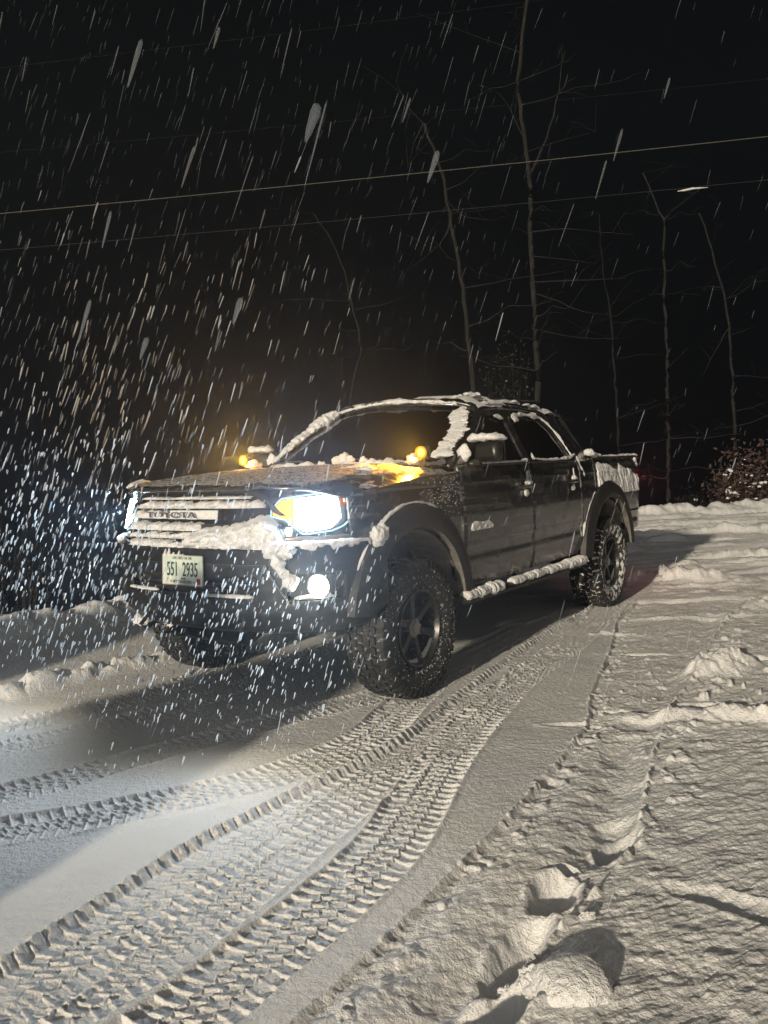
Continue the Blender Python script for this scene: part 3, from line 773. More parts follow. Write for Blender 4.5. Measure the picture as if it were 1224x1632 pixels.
# arch liners
def liner(cx, sg):
    b = MB()
    def f(a, v): return (cx+.53*math.cos(a), sg*(.90-.50*v), .48+.50*math.sin(a))
    b.grid(f, lin(R_(18), R_(180), 30), lin(0, 1, 4)); b.build('arch_liner', M['liner'], T_, solid=.012)
for cx in (0, -3.246):
    for sg in (1, -1): liner(cx, sg)
# mud flap-like lower fender piece
for sg in (1, -1):
    b = MB(); b.box((-.52, sg*.86, .70), (.012,.13,.36)); b.build('splash_guard', M['liner'], T_); b = MB(); b.box((-3.246+.50, sg*.84, .66), (.012,.10,.26)); b.build('splash_guard', M['liner'], T_)

# ---- greenhouse
def gy(z): return interp(z, [1.30,1.335,1.50,1.72,1.76], [.872,.862,.775,.655,.635])
def poly_sheet(outer, holes, sg, m_, name, parent, solid=.025, off=0, yfn=gy):
    bm = bmesh.new(); edges = []
    def ring(pts):
        vs_ = [bm.verts.new((p[0], 0, p[1])) for p in pts]
        for i in range(len(vs_)): edges.append(bm.edges.new((vs_[i], vs_[(i+1)%len(vs_)])))
    ring(outer)
    for h in holes: ring(h)
    bmesh.ops.triangle_fill(bm, use_beauty=True, use_dissolve=False, edges=edges, normal=(0,1,0))
    bm.verts.index_update()
    vs_ = [(v.co.x, sg*(yfn(v.co.z)+off), v.co.z) for v in bm.verts]
    fs_ = [tuple(v.index for v in f.verts) for f in bm.faces]; bm.free()
    b = MB(); b.add(vs_, fs_); return b.build(name, m_, parent, solid=solid, smooth=False)
def rounded(pts, r=.04, n=5):
    out = []
    k = len(pts)
    for i in range(k):
        p = Vector(pts[i]); a = (Vector(pts[i-1])-p); c = (Vector(pts[(i+1)%k])-p)
        ra = min(r, a.length*.4); rc = min(r, c.length*.4)
        A = p+a.normalized()*ra; Cc = p+c.normalized()*rc
        for j in range(n+1):
            t = j/n; out.append(tuple((A*(1-t)**2+p*2*t*(1-t)+Cc*t*t)))
    return out
W1 = rounded([(-.760,1.352),(-1.335,1.690),(-1.655,1.705),(-1.645,1.352)], .05)
W2 = rounded([(-1.745,1.352),(-1.755,1.705),(-2.330,1.690),(-2.470,1.56),(-2.515,1.352)], .05)
OUT = [(-.60,1.333),(-.80,1.45),(-1.28,1.735),(-1.5,1.755),(-2.0,1.762),(-2.5,1.745),(-2.66,1.715),(-2.94,1.333)]
for sg in (1, -1):
    poly_sheet(OUT, [W1, W2], sg, M['paint'], 'cab_side_frame', T_)
    poly_sheet(rounded([(-.74,1.345),(-1.33,1.70),(-1.665,1.715),(-1.655,1.345)], .04), [], sg, M['glass'], 'front_side_window', T_, solid=.004, off=-.012)
    poly_sheet(rounded([(-1.735,1.345),(-1.745,1.715),(-2.34,1.70),(-2.48,1.57),(-2.525,1.345)], .04), [], sg, M['glass'], 'rear_side_window', T_, solid=.004, off=-.012)
    b = MB(); b.tube([(-.70, sg*.874, 1.338), (-1.64, sg*.874, 1.338)], .010, 6, flat=1.2); b.tube([(-1.70, sg*.874, 1.338), (-2.54, sg*.874, 1.338)], .010, 6, flat=1.2)
    b.build('belt_moulding', M['plastic'], T_)
# windscreen and roof
def wind(u, v):     # u -1..1 across, v 0 bottom .. 1 top
    a = abs(u)
    xb = -.47-.17*a**2.2; xt = -1.16-.13*a**2.2
    yb = .80; yt = .615
    zb = 1.335; zt = 1.800-.055*a**2
    t = v; bow = .018*math.sin(math.pi*v)
    return Vector((xb+(xt-xb)*t+bow, u*(yb+(yt-yb)*t), zb+(zt-zb)*t+bow))
b = MB(); b.grid(lambda u, v: wind(u*.97, .03+.94*v), lin(-1, 1, 31), lin(0, 1, 12)); b.build('windscreen', M['glass'], T_, solid=.005)
for sg in (1, -1):
    b = MB(); b.grid(lambda u, v: wind(sg*(.955+.06*u), v)+Vector((.006,0,.004)), lin(0, 1, 3), lin(0, 1, 14)); b.build('windscreen_pillar', M['paint'], T_, solid=.03)
def roof(x, w):
    ye = .655
    y = w*ye
    zc = interp(x, [-2.80,-2.65,-2.4,-2.0,-1.6,-1.3,-1.14], [1.765,1.80,1.825,1.843,1.845,1.830,1.802])
    return (x-.13*abs(w)**2.2*sstep(-1.9, -1.14, x), y, zc-.03*w*w-.055*max(0, (abs(w)-.78)/.22)**2)
b = MB(); b.grid(roof, lin(-2.80, -1.14, 30), lin(-1, 1, 41)); b.build('roof', M['paint'], T_, solid=.03)
# cab back wall with its window
b = MB()
def back(u, v): return (-2.80-.14*(1-v), u*(.655+.205*(1-v)), 1.335+(1.765-.03*u*u-1.335)*v)
b.grid(back, lin(-1, 1, 13), lin(0, 1, 9), keep=lambda u, v: not (abs(u) < .72 and .2 < v < .85)); b.box((-2.93,0,1.05), (.03,1.72,.60)); b.build('cab_back', M['paint'], T_, smooth=False)
b = MB(); b.grid(lambda u, v: (-2.805-.135*(1-v)+.01, u*.60, 1.335+.41*v), lin(-1, 1, 5), lin(.15, .9, 3)); b.build('rear_window', M['glass'], T_, solid=.004)
# interior
def seat(x, y):
    s = bpy.data.objects.new('seat', None); C.objects.link(s); s.parent = T_; s.location = (x, y, .95)
    b = MB(); b.box((0,0,.04), (.50,.50,.14)); b.build('cushion', M['seat'], s, bevel=.04)
    b = MB(); b.box((-.27,0,.33), (.13,.48,.56), Matrix.Rotation(R_(-14), 3, 'Y')); b.build('backrest', M['seat'], s, bevel=.04)
    b = MB(); b.box((-.37,0,.68), (.09,.26,.17), Matrix.Rotation(R_(-10), 3, 'Y')); b.build('headrest', M['seat'], s, bevel=.03)
for x, y in ((-1.45,.38),(-1.45,-.38),(-2.30,.38),(-2.30,-.38)): seat(x, y)
b = MB(); b.box((-.82,0,1.20), (.30,1.50,.20)); b.build('dashboard', M['seat'], T_, bevel=.05)
b = MB(); b.tube([(-1.06+.07*math.sin(t), .38+.18*math.cos(t), 1.27+.17*math.sin(t)) for t in lin(0, 2*math.pi, 25)], .014, 6, cap=False); b.build('steering_wheel', M['seat'], T_)
b = MB(); b.box((-1.16,0,1.70), (.03,.23,.06)); b.build('rear_view_mirror', M['lens_clear'], T_, bevel=.012)
# wipers
for y0 in (.52, -.12):
    b = MB(); b.tube([(-.50,y0,1.365),(-.56,y0-.28,1.405),(-.545,y0-.52,1.40)], .008, 6); b.build('wiper', M['plastic'], T_)

# ---- door furniture
def door_handle(x, sg):
    h = bpy.data.objects.new('door_handle', None); C.objects.link(h); h.parent = T_; h.location = (x, sg*.908, 1.165)
    b = MB(); b.tube([(.09,0,0),(.07,sg*.028,.002),(0,sg*.034,.004),(-.07,sg*.028,.002),(-.09,0,0)], .013, 8); b.build('grip', M['paint'], h)
    b = MB(); b.lathe([(0,.045),(.004*sg,.045),(.004*sg,.0005)], n=20); b.build('handle_cup', M['grille_black'], h)
    if sg > 0:
        s_ = int(abs(x)*10)
        snow_rope('handle_snow', [(.05,.035,.030),(.0,.038,.030),(-.05,.036,.026)], [.016,.02,.012], [.018,.026,.014], 60+s_, parent=h, amp=.7, step=.006)
        snow_rope('handle_snow', [(-.035,.012,.115),(-.025,.016,.085),(-.01,.03,.04)], [.004,.009,.018], .008, 61+s_, up=Vector((0,1,0)), parent=h, amp=.5, step=.006)
        blob('handle_snow', (.0,.022,-.045), (.034,.014,.026), 62+s_, parent=h, sub=3)
for x in (-1.49, -2.38):
    for sg in (1, -1): door_handle(x, sg)
# mirrors
for sg in (1, -1):
    mr = bpy.data.objects.new('wing_mirror', None); C.objects.link(mr); mr.parent = T_; mr.location = (-.80, sg*.99, 1.42)
    b = MB(); b.box((0,0,0), (.09,.20,.125), Matrix.Rotation(R_(-sg*8), 3, 'Z'), .90); b.build('mirror_housing', M['grille_black'], mr, bevel=.035)
    b = MB(); b.tube([(.0,-sg*.16,-.08),(.0,-sg*.06,-.06)], .024, 8); b.build('mirror_arm', M['plastic'], mr)
    b = MB(); b.box((-.060,0,0), (.004,.19,.13), Matrix.Rotation(R_(-sg*8), 3, 'Z')); b.build('mirror_glass', M['chrome'], mr)
    snow_rope('mirror_snow', [(.03,-sg*.13,.080),(.03,-sg*.02,.088),(.02,sg*.07,.088),(-.02,sg*.125,.080)], [.035,.045,.04,.02], [.022,.030,.026,.012], 71, parent=mr, amp=.5)
    snow_rope('mirror_snow', [(.050,-sg*.14,.06),(.055,-sg*.15,.02),(.055,-sg*.15,-.03),(.05,-sg*.14,-.06)], [.022,.045,.04,.02], [.02]*4, 72, up=Vector((1,0,0)), parent=mr, amp=.6)
# side step with packed snow
for sg in (1, -1):
    b = MB(); b.tube([(-.46,sg*.86,.50),(-.52,sg*.94,.492),(-1.5,sg*.95,.490),(-2.48,sg*.94,.492),(-2.56,sg*.86,.50)], .036, 10, flat=.8)
    for x in (-.8,-1.5,-2.3): b.tube([(x,sg*.93,.49),(x,sg*.62,.55)], .02, 6)
    b.build('side_step', M['plastic'], T_)
b = MB()
x = -.50; sgm = []
xx = -.50
random.seed(5)
while xx > -2.52:
    L_ = random.uniform(.03, .07)
    gap = -1.12 < xx < -.98
    if not gap:
        r_ = .030*interp(xx, [-2.5,-2.2,-1.9,-1.2,-.95,-.5], [1.15,1.1,.95,.8,1.3,.9])*random.uniform(.85,1.15)
        tilt = random.uniform(-.012,.012)
        vs_ = []; n = 14; st = 6
        for i in range(st+1):
            q = i/st; x_ = xx-L_*q*1.02; k = .80+.20*math.sin(math.pi*q)
            for j in range(n):
                th_ = 2*math.pi*j/n
                kk = k*(1+.25*n3((x_, math.cos(th_)*.1, math.sin(th_)*.1), 22, 6))
                vs_.append((x_+tilt*math.sin(th_), .95+math.cos(th_)*r_*1.5*kk, .522+math.sin(th_)*r_*1.15*kk))
        b.add(vs_, [(i*n+j, i*n+(j+1)%n, (i+1)*n+(j+1)%n, (i+1)*n+j) for i in range(st) for j in range(n)]+[tuple(range(n)), tuple(st*n+j for j in range(n))])
    xx -= L_*.96
b.build('step_snow', M['snow'], T_, angle=60)
# door badge, crusted white
text_mesh('door_badge', 'TACOMA', .062, (-.80,.921,.945), (R_(90),0,R_(180)), M['letters'], T_, ext=.004, xs=.92, bold=.002)
def th(u, v):
    top = interp(u, [0,.06,.2,.4,.6,.8,.93,1], [.2,.75,.95,.86,.8,.85,.7,.2]); bot = .12+.35*(math.sin(u*44) > .35)*vnoise(u*20,1,3)+.08*vnoise(u*30,4,4)
    return float(.006+.009*vnoise(u*20,v*8,5)) if bot < v < top else -.01
snow_patch('badge_snow', lambda u, v: (-.655-.30*u, .920, .905+.075*v), lambda u, v: (0,1,0), lin(0,1,110), lin(0,1,26), th)

# ---- bed
b = MB(); b.box((-3.62,0,.90), (1.28,1.56,.03)); b.box((-3.0,0,1.10), (.03,1.70,.42)); b.build('bed_floor', M['frame'], T_, smooth=False)
for sg in (1, -1):
    b = MB(); b.box((-3.62,sg*.80,1.12), (1.28,.03,.42)); b.build('bed_inner_wall', M['paint'], T_, smooth=False)
    b = MB(); b.box((-3.625,sg*.835,1.345), (1.30,.085,.022)); b.build('bed_rail', M['plastic'], T_, bevel=.008)
b = MB()
def tg(u, v): return (-4.285-.012*math.sin(math.pi*v), u*.76, .72+.62*v)
b.grid(tg, lin(-1,1,9), lin(0,1,9)); b.build('tailgate', M['paint'], T_, solid=.05)
for sg in (1, -1):
    tl = bpy.data.objects.new('tail_lamp', None); C.objects.link(tl); tl.parent = T_; tl.location = (-4.27, sg*.80, 1.10)
    b = MB(); b.box((0,0,0), (.07,.11,.34)); b.build('lamp_cover', M['red_dark'], tl, bevel=.02)
    b = MB(); b.box((.0,sg*.058,.02), (.035,.006,.03)); b.box((-.038,0,.05), (.006,.06,.10)); b.build('lamp_glow', M['tail_emit'], tl)
b = MB(); b.box((-4.40,0,.72), (.14,1.62,.17)); b.build('rear_bumper', M['chrome'], T_, bevel=.03)
# reddish tail light spill
ld = bpy.data.lights.new('tail_glow', 'POINT'); lo_ = bpy.data.objects.new('tail_glow', ld); C.objects.link(lo_); lo_.parent = T_
ld.energy = 2.2; ld.color = (1,.10,.10); ld.shadow_soft_size = .05; lo_.location = (-4.42,.86,1.12)
# snow load in the bed and along its rails
snow_patch('bed_snow', lambda u, v: (-3.03-1.22*u, -.76+1.52*v, 1.0), lambda u, v: (0,0,1), lin(0,1,60), lin(0,1,40), lambda u, v: float(.30+.09*vnoise(u*6,v*6,2)+.03*vnoise(u*30,v*30,3)-.10*u))
snow_rope('rail_snow', [(-3.00,.84,1.395),(-3.2,.84,1.365),(-3.6,.84,1.362),(-3.95,.845,1.366),(-4.2,.84,1.362),(-4.27,.83,1.37)], [.04,.035,.035,.035,.035,.02], [.022,.010,.010,.014,.012,.01], 81, amp=.5)
snow_rope('rail_snow', [(-2.86,.86,1.40),(-2.93,.875,1.385),(-3.02,.872,1.36)], [.03,.05,.03], [.04,.04,.02], 82, amp=.5)
# wind-plastered snow on the bed side above the arch
def bedth(u, v):
    x = -2.99-1.20*u; z = 1.02+.30*v
    top = interp(u, [0,.06,.3,.45,.5,.6,.75,.85,1], [1.30,1.315,1.29,1.225,1.295,1.25,1.235,1.19,1.14])+.022*(vnoise(u*55,1,6)-.5)
    arc = .50+math.sqrt(max(0, .642**2-(x+3.246)**2)) if abs(x+3.246) < .642 else .9
    low = max(arc, interp(u, [0,.05,.15,1], [1.12,1.05,1.0,1.0]))
    if z > top or z < low or u > .93 or u < .01: return -.012
    return float(.004+.018*min(1, (top-z)/.03)*(.3+.9*vnoise(u*45+v*4,v*4,7)))
snow_patch('bed_side_snow', lambda u, v: (-2.99-1.20*u, Yp(-2.99-1.20*u, 1.02+.30*v)+.012, 1.02+.30*v), lambda u, v: (0,1,0), lin(0,1,180), lin(0,1,46), bedth)
snow_rope('bed_side_snow', [(-4.10,.875,1.335),(-4.17,.87,1.29),(-4.20,.86,1.24)], [.03,.025,.01], .02, 83, up=Vector((0,1,0)), amp=.6)
# line of snow on the flares
def arcpts(cx, a0, a1, r=.640, y=.915, n=26): return [(cx+r*math.cos(a)*1.02, y, .50+r*math.sin(a)) for a in lin(R_(a0), R_(a1), n)]
snow_rope('flare_snow', arcpts(0, 46, 112), [.016]*13+[.009]*13, [.014]*13+[.008]*13, 84, amp=.6)
snow_rope('flare_snow', arcpts(-3.246, 18, 60, .650), .010, .010, 85, amp=.4)
snow_rope('flare_snow', arcpts(0, 30, 46), [.010]*26, .007, 86, amp=.5)

# ---- body snow: roof, pillars, sills, hood
def rp(x, w): return Vector(roof(x, w))
WT = [wind(u, 1.0)+Vector((.0,0,.015)) for u in lin(-.98, .98, 24)]
hw = [.05,.055,.06,.05,.055,.06,.065,.05,.045,.055,.06,.07,.075,.075,.07,.06,.05,.045,.05,.055,.045,.04,.04,.04]
snow_rope('roof_edge_snow', WT, [w*.62 for w in hw], [w*.33 for w in hw], 91, amp=.5, sc=40, n=18, step=.008)
PA = [wind(-.97, v)+Vector((.012,-.01,.02)) for v in lin(.10, 1.02, 12)]
snow_rope('pillar_snow', PA, [.026,.034,.042,.048,.054,.060,.065,.070,.070,.075,.07,.06], [.016,.020,.024,.028,.032,.036,.042,.046,.050,.052,.045,.04], 92, up=Vector((.6,-.3,.8)), amp=.36, sc=46, n=20, step=.008)
DA = [wind(.945-.03*math.sin(v*9), v)+Vector((.012,.0,.01)) for v in lin(.10, .99, 14)]
snow_rope('pillar_snow', DA, [.070,.060,.055,.052,.060,.058,.056,.060,.052,.050,.055,.050,.045,.04], [.014]*14, 93, up=Vector((.75,.2,.6)), amp=.5, sc=52, n=18, step=.008)
BA = [wind(u, .035+.02*math.sin(u*7))+Vector((.012,0,.008)) for u in lin(-.96, .96, 30)]
bw_ = [.020+.018*float(vnoise(i*.9, 3, 5)) for i in range(30)]
snow_rope('windscreen_base_snow', BA, bw_, [w*.75 for w in bw_], 94, up=Vector((.5,0,.85)), amp=.7, sc=26)
for i, (u_, v_, s_) in enumerate(((-.05,.10,.040),(.02,.13,.045),(.10,.10,.035),(.24,.09,.032),(.33,.07,.028),(-.2,.06,.03),(.5,.07,.026),(-.62,.06,.035),(-.8,.07,.03))):
    blob('windscreen_base_snow', wind(u_, v_)+Vector((.012,0,.008)), (s_*.6, s_, s_*.9), 100+i, amp=.6, sub=3)
# roof: thin streaky crust
def rth(u, v):
    x = -2.78+1.60*u; w = -1+2*v
    k = fbm(u*3+v*2, v*10-u*2, 4, 3)+.16*(u > .6)+.05
    return float(min(.028, .1*k)+.006*vnoise(u*80,v*80,2)) if k > .02 else -.006
snow_patch('roof_snow', lambda u, v: roof(-2.78+1.60*u, -1+2*v), lambda u, v: (0,0,1), lin(0,1,110), lin(0,1,70), rth)
# streaks along the driver side roof rail and rear roof corner
snow_rope('roof_edge_snow', [(-1.36,.62,1.775),(-1.6,.63,1.788),(-1.75,.632,1.792)], [.016,.02,.01], [.012,.012,.006], 111, amp=.8)
snow_rope('roof_edge_snow', [(-1.30,.45,1.83),(-1.42,.50,1.855),(-1.5,.52,1.85),(-1.62,.54,1.83)], [.02,.03,.03,.01], [.012,.016,.02,.006], 112, amp=.9)
for i, (x0, x1, y, z) in enumerate(((-1.95,-2.08,.60,1.815),(-2.12,-2.26,.62,1.795),(-2.30,-2.48,.60,1.79),(-2.50,-2.66,.61,1.765),(-2.66,-2.80,.60,1.74))):
    snow_rope('roof_edge_snow', [(x0,y,z),((x0+x1)/2,y+.015,z+.005),(x1,y+.02,z-.02)], [.010,.018,.008], [.008,.014,.006], 113+i, amp=.6)
def gp(x, z, off=.012): return (x, gy(z)+off, z)
snow_rope('window_edge_snow', [gp(-1.80,1.700),gp(-2.0,1.715),gp(-2.2,1.71),gp(-2.33,1.695),gp(-2.42,1.64),gp(-2.49,1.55),gp(-2.53,1.45),gp(-2.56,1.37)], [.014,.012,.016,.016,.013,.012,.016,.018], [.010]*8, 121, up=Vector((0,1,.3)), amp=.7)
snow_rope('window_edge_snow', [gp(-1.78,1.69),gp(-1.84,1.68),gp(-1.88,1.66)], [.03,.035,.012], .010, 122, up=Vector((0,1,.3)), amp=.7)
snow_rope('window_edge_snow', [gp(-1.49,1.69),gp(-1.56,1.688),gp(-1.62,1.67)], [.012,.020,.010], .010, 123, up=Vector((0,1,.3)), amp=.7)
snow_rope('sill_snow', [(-.74,.878,1.345),(-.95,.879,1.347),(-1.2,.878,1.347),(-1.5,.878,1.350),(-1.635,.878,1.355)], [.006,.008,.010,.011,.012], [.005,.007,.009,.011,.013], 124, amp=.6)
snow_rope('sill_snow', [(-1.70,.878,1.41),(-1.74,.878,1.365),(-1.95,.878,1.352),(-2.2,.878,1.352),(-2.45,.878,1.360),(-2.56,.876,1.39)], [.006,.012,.011,.012,.014,.014], [.006,.012,.012,.013,.016,.014], 125, amp=.5)
snow_rope('corner_snow', [(-2.58,.885,1.37),(-2.63,.893,1.30),(-2.68,.902,1.24),(-2.70,.906,1.20)], [.022,.016,.018,.010], .010, 126, up=Vector((0,1,0)), amp=.8)
snow_rope('sill_snow', [(-2.70,.905,.60),(-2.66,.908,.72),(-2.62,.91,.9),(-2.605,.912,1.05)], [.006,.006,.005,.003], .004, 127, up=Vector((0,1,0)), amp=.4)
# hood snow: a thin grey crust, heavier towards the passenger side and cowl
def hth(v, w):
    k = .35*fbm(v*5, w*9, 4, 7)+interp(w, [-1,-.9,-.2,.25,.62,.80,1], [.12,.14,.11,.10,.09,.02,-.10])+interp(v, [0,.05,.5,.75,1], [.06,.07,.02,-.01,.03])
    return float(min(.014, .10*k)+.006*vnoise(v*60, w*80, 2)) if k > .015 else -.006
snow_patch('hood_snow', lambda v, w: hood_f(v, w), lambda v, w: (0,0,1), lin(0, 1, 150), lin(-.99, .97, 190), hth, m_=M['dusting'])
def hlump(name, pts, w, h, seed): snow_rope(name, [Vector((x, y, hood_z(x, y)+.006)) for x, y in pts], w, h, seed, amp=.8, sc=24)
hlump('hood_clumps', [(.80,-.55),(.66,-.70),(.48,-.80),(.25,-.83),(0,-.84),(-.25,-.84)], [.02,.045,.05,.04,.03,.03], [.012,.030,.034,.022,.014,.012], 131)
hlump('hood_clumps', [(.05,.55),(-.02,.62),(-.05,.70)], [.03,.05,.03], [.012,.020,.01], 132)
hlump('hood_clumps', [(.02,.40),(-.08,.50),(-.10,.60)], [.03,.04,.03], [.010,.018,.01], 133)
hlump('hood_clumps', [(-.30,-.60),(-.34,-.40),(-.36,-.1),(-.38,.2)], .035, .012, 134)
# lit crumbs of snow on the fender shoulder
b = MB()
random.seed(3)
for i in range(190):
    x_ = random.gauss(-.38, .16); z_ = random.gauss(1.17, .06)
    if z_ > 1.29 or x_ < -.56 or x_ > .4: continue
    b.tube([(x_, Yp(x_, z_)+.014, z_), (x_+.002, Yp(x_, z_)+.022, z_+.003)], [random.uniform(.0007,.0020), .0005], 5)
tag(b.build('fender_snow_specks', M['snow'], T_), kind='stuff')

# ---- amber hood lights
for sg in (1, -1):
    dl = bpy.data.objects.new('hood_light', None); C.objects.link(dl); dl.parent = T_; dl.location = (-.36, sg*.755, 1.428)
    b = MB(); b.box((-.012,0,0), (.045,.088,.076)); b.build('lamp_body', M['plastic'], dl, bevel=.008)
    b = MB(); b.lathe([(.0,.026),(.006,.022),(.010,.012),(.011,.0005)], n=24); b.v = [(v[1]+.011, -v[0], v[2]) for v in b.v]; b.build('lamp_lens', M['amber_emit'], dl)
    b = MB(); b.lathe([(.0,.040),(.006,.039),(.008,.033),(.002,.026)], n=24); b.v = [(v[1]+.011, -v[0], v[2]) for v in b.v]; b.build('lamp_ring', M['amber_ring'], dl)
    b = MB(); b.box((-.015,0,-.055), (.006,.03,.06)); b.box((-.03,0,-.085), (.07,.035,.006)); b.build('bracket', M['frame'], dl)
    b = MB()
    for k in range(5): b.box((-.038,-.028+.014*k,0), (.012,.004,.05))
    b.build('cooling_fins', M['frame'], dl)
    ld = bpy.data.lights.new('amber_beam', 'SPOT'); lo_ = bpy.data.objects.new('amber_beam', ld); C.objects.link(lo_); lo_.parent = dl
    ld.energy = AMB_W; ld.color = (1,.42,.03); ld.spot_size = R_(166); ld.spot_blend = .6; ld.shadow_soft_size = .03
    lo_.location = (.025, 0, 0); lo_.rotation_euler = Vector((1, -sg*.75, -.30)).to_track_quat('-Z', 'Y').to_euler()
    blob('lamp_snow', (-.03, -sg*.07, -.04), (.05,.05,.035), 141+sg, parent=dl, amp=.6, sub=3)

# ---- wheels
def wheel(cx, sg, base_m, block_m):
    w = bpy.data.objects.new('wheel', None); C.objects.link(w); w.parent = T_; w.location = (cx, sg*.815, .412)
    w.rotation_euler = (0, random.uniform(0, 6), 0)
    b = MB(); b.cur = 0
    prof = [(-.100,.222),(-.118,.245),(-.135,.29),(-.138,.33),(-.130,.372),(-.118,.392),(-.06,.399),(0,.400),(.06,.399),(.118,.392),(.130,.372),(.138,.33),(.135,.29),(.118,.245),(.100,.222)]
    b.lathe(prof, n=96)
    N = 46
    rnd = random.Random(4)
    def blockat(th, t, dth, dt, h, sk=0, r0=.398, lug=False):
        vs_ = []
        for (rr, k) in ((r0-.006, 1.0), (r0+h, .86)):
            for a, c in ((-1,-1),(1,-1),(1,1),(-1,1)):
                tt = t+c*dt/2*k; aa = th+a*dth/2*k+sk*c
                r = rr-.02*max(0, (abs(tt)-.09)/.04)**2 if not lug else rr
                vs_.append((r*math.cos(aa), tt, r*math.sin(aa)))
        b.add(vs_, [(0,1,2,3),(4,5,6,7),(0,1,5,4),(1,2,6,5),(2,3,7,6),(3,0,4,7)], 1)
    for i in range(N):
        a = 2*math.pi*i/N; da = 2*math.pi/N
        for s_ in (-1, 1):
            o_ = 0 if s_ > 0 else da/2
            blockat(a+o_, s_*.024, da*.72, .036, .013, s_*.012)
            blockat(a+o_+da*.4, s_*.064, da*.70, .034, .013, -s_*.012)
            blockat(a+o_, s_*.108, da*.62, .044, .012, s_*.01)
            # side biters reaching down the shoulder
            vs_ = []
            for rr, yy in ((.398,.128),(.372,.141),(.350,.1425),(.350,.130),(.398,.118)):
                for q in (-1, 1): vs_.append((rr*math.cos(a+o_+q*da*.28), s_*yy, rr*math.sin(a+o_+q*da*.28)))
            b.add(vs_, [(0,1,3,2),(2,3,5,4),(4,5,7,6),(6,7,9,8),(8,9,1,0),(0,2,4,6,8),(1,9,7,5,3)], 1)
    b.build('tyre', [base_m, block_m], w, angle=30)
    b = MB()
    prof = [(-.115,.205),(-.112,.222),(-.09,.222),(-.08,.208),(.06,.200),(.085,.208),(.112,.226),(.118,.222),(.116,.212),(.095,.205),(.05,.195),(-.02,.180),(-.03,.0005)]
    b.lathe([(o*sg, r) for o, r in prof], n=64); rim = b.build('rim', M['rim'], w)
    b = MB()
    for k in range(6):
        th_ = 2*math.pi*k/6
        rm = Matrix.Rotation(-th_, 3, 'Y')
        secs = [(.045,.030,.020,.062),(.10,.024,.016,.072),(.16,.026,.016,.078),(.203,.036,.018,.084)]
        vs_ = []
        for (r, hw_, hd, o) in secs:
            for a, c in ((-1,-1),(1,-1),(1,1),(-1,1)):
                vs_.append(rm @ Vector((r, sg*(o+c*hd-.01), a*hw_*(1 if c < 0 else .72))))
        b.add(vs_, [(i*4+j, i*4+(j+1)%4, (i+1)*4+(j+1)%4, (i+1)*4+j) for i in range(3) for j in range(4)]+[(0,1,2,3),(12,13,14,15)])
    b.build('spokes', M['rim'], rim, angle=30)
    b = MB(); b.lathe([(sg*.03,.062),(sg*.066,.060),(sg*.080,.048),(sg*.082,.036),(sg*.092,.034),(sg*.094,.0005)], n=28)
    for k in range(6):
        th_ = 2*math.pi*(k+.5)/6; b.tube([(.05*math.cos(th_), sg*.05, .05*math.sin(th_)), (.05*math.cos(th_), sg*.084, .05*math.sin(th_))], .009, 6)
    b.build('hub_cap', M['chrome'] if False else M['trim'], rim)
    b = MB(); b.lathe([(sg*-.02,.150),(sg*.0,.150),(sg*.0,.06)], n=40); b.build('brake_disc', M['lens_clear'], w)
    # snow caught in the lower rim barrel and packed on the sidewall (world-fixed, so undo the wheel's turn)
    s0 = bpy.data.objects.new('rim_snow', None)
    ry = w.rotation_euler[1]
    def rot(p): return Matrix.Rotation(-ry, 3, 'Y') @ Vector(p)
    bot = -math.pi/2
    pts = [rot((.196*math.cos(a), sg*.080, .196*math.sin(a))) for a in lin(bot-.9 if cx > -1 else bot-.5, bot+1.0, 14)]
    pts = [rot((.196*math.cos(a), sg*.075, .196*math.sin(a))) for a in lin(bot-1.15, bot+.45, 16)]
    snow_rope('rim_snow', pts, lin(.008,.022,8)+lin(.022,.006,8), lin(.006,.014,8)+lin(.014,.006,8), 151, up=Vector((0,sg,0)), parent=w, amp=.5)
    b = MB()
    for k in range(170):
        a = rnd.gauss(bot-.55, .75); r = rnd.choice([rnd.uniform(.232,.262), rnd.uniform(.232,.37)]); s_ = rnd.uniform(.001,.0036)
        y_ = interp(r, [.222,.245,.29,.33,.372], [.100,.118,.135,.138,.134])
        p = rot((r*math.cos(a), sg*(y_+.001), r*math.sin(a)))
        b.tube([p-Vector((s_,0,0)), p, p+Vector((s_,0,0))], [s_*.3, s_, s_*.3], 5)
    for k in range(80):
        a = rnd.uniform(0, 6.28); t_ = rnd.uniform(-.125,.125); s_ = rnd.uniform(.0015,.004)
        p = Vector((.404*math.cos(a), t_, .404*math.sin(a))); b.tube([p-Vector((s_,0,0)), p, p+Vector((s_,0,0))], [s_*.3, s_, s_*.3], 5)
    tag(b.build('tyre_snow_specks', M['snow'], w), kind='stuff')
    return w
random.seed(9)
for cx in (0, -3.246):
    for sg in (1, -1):
        wheel(cx, sg, M['rubber_specks'] if cx == 0 else M['rubber_packed'], M['rubber'])
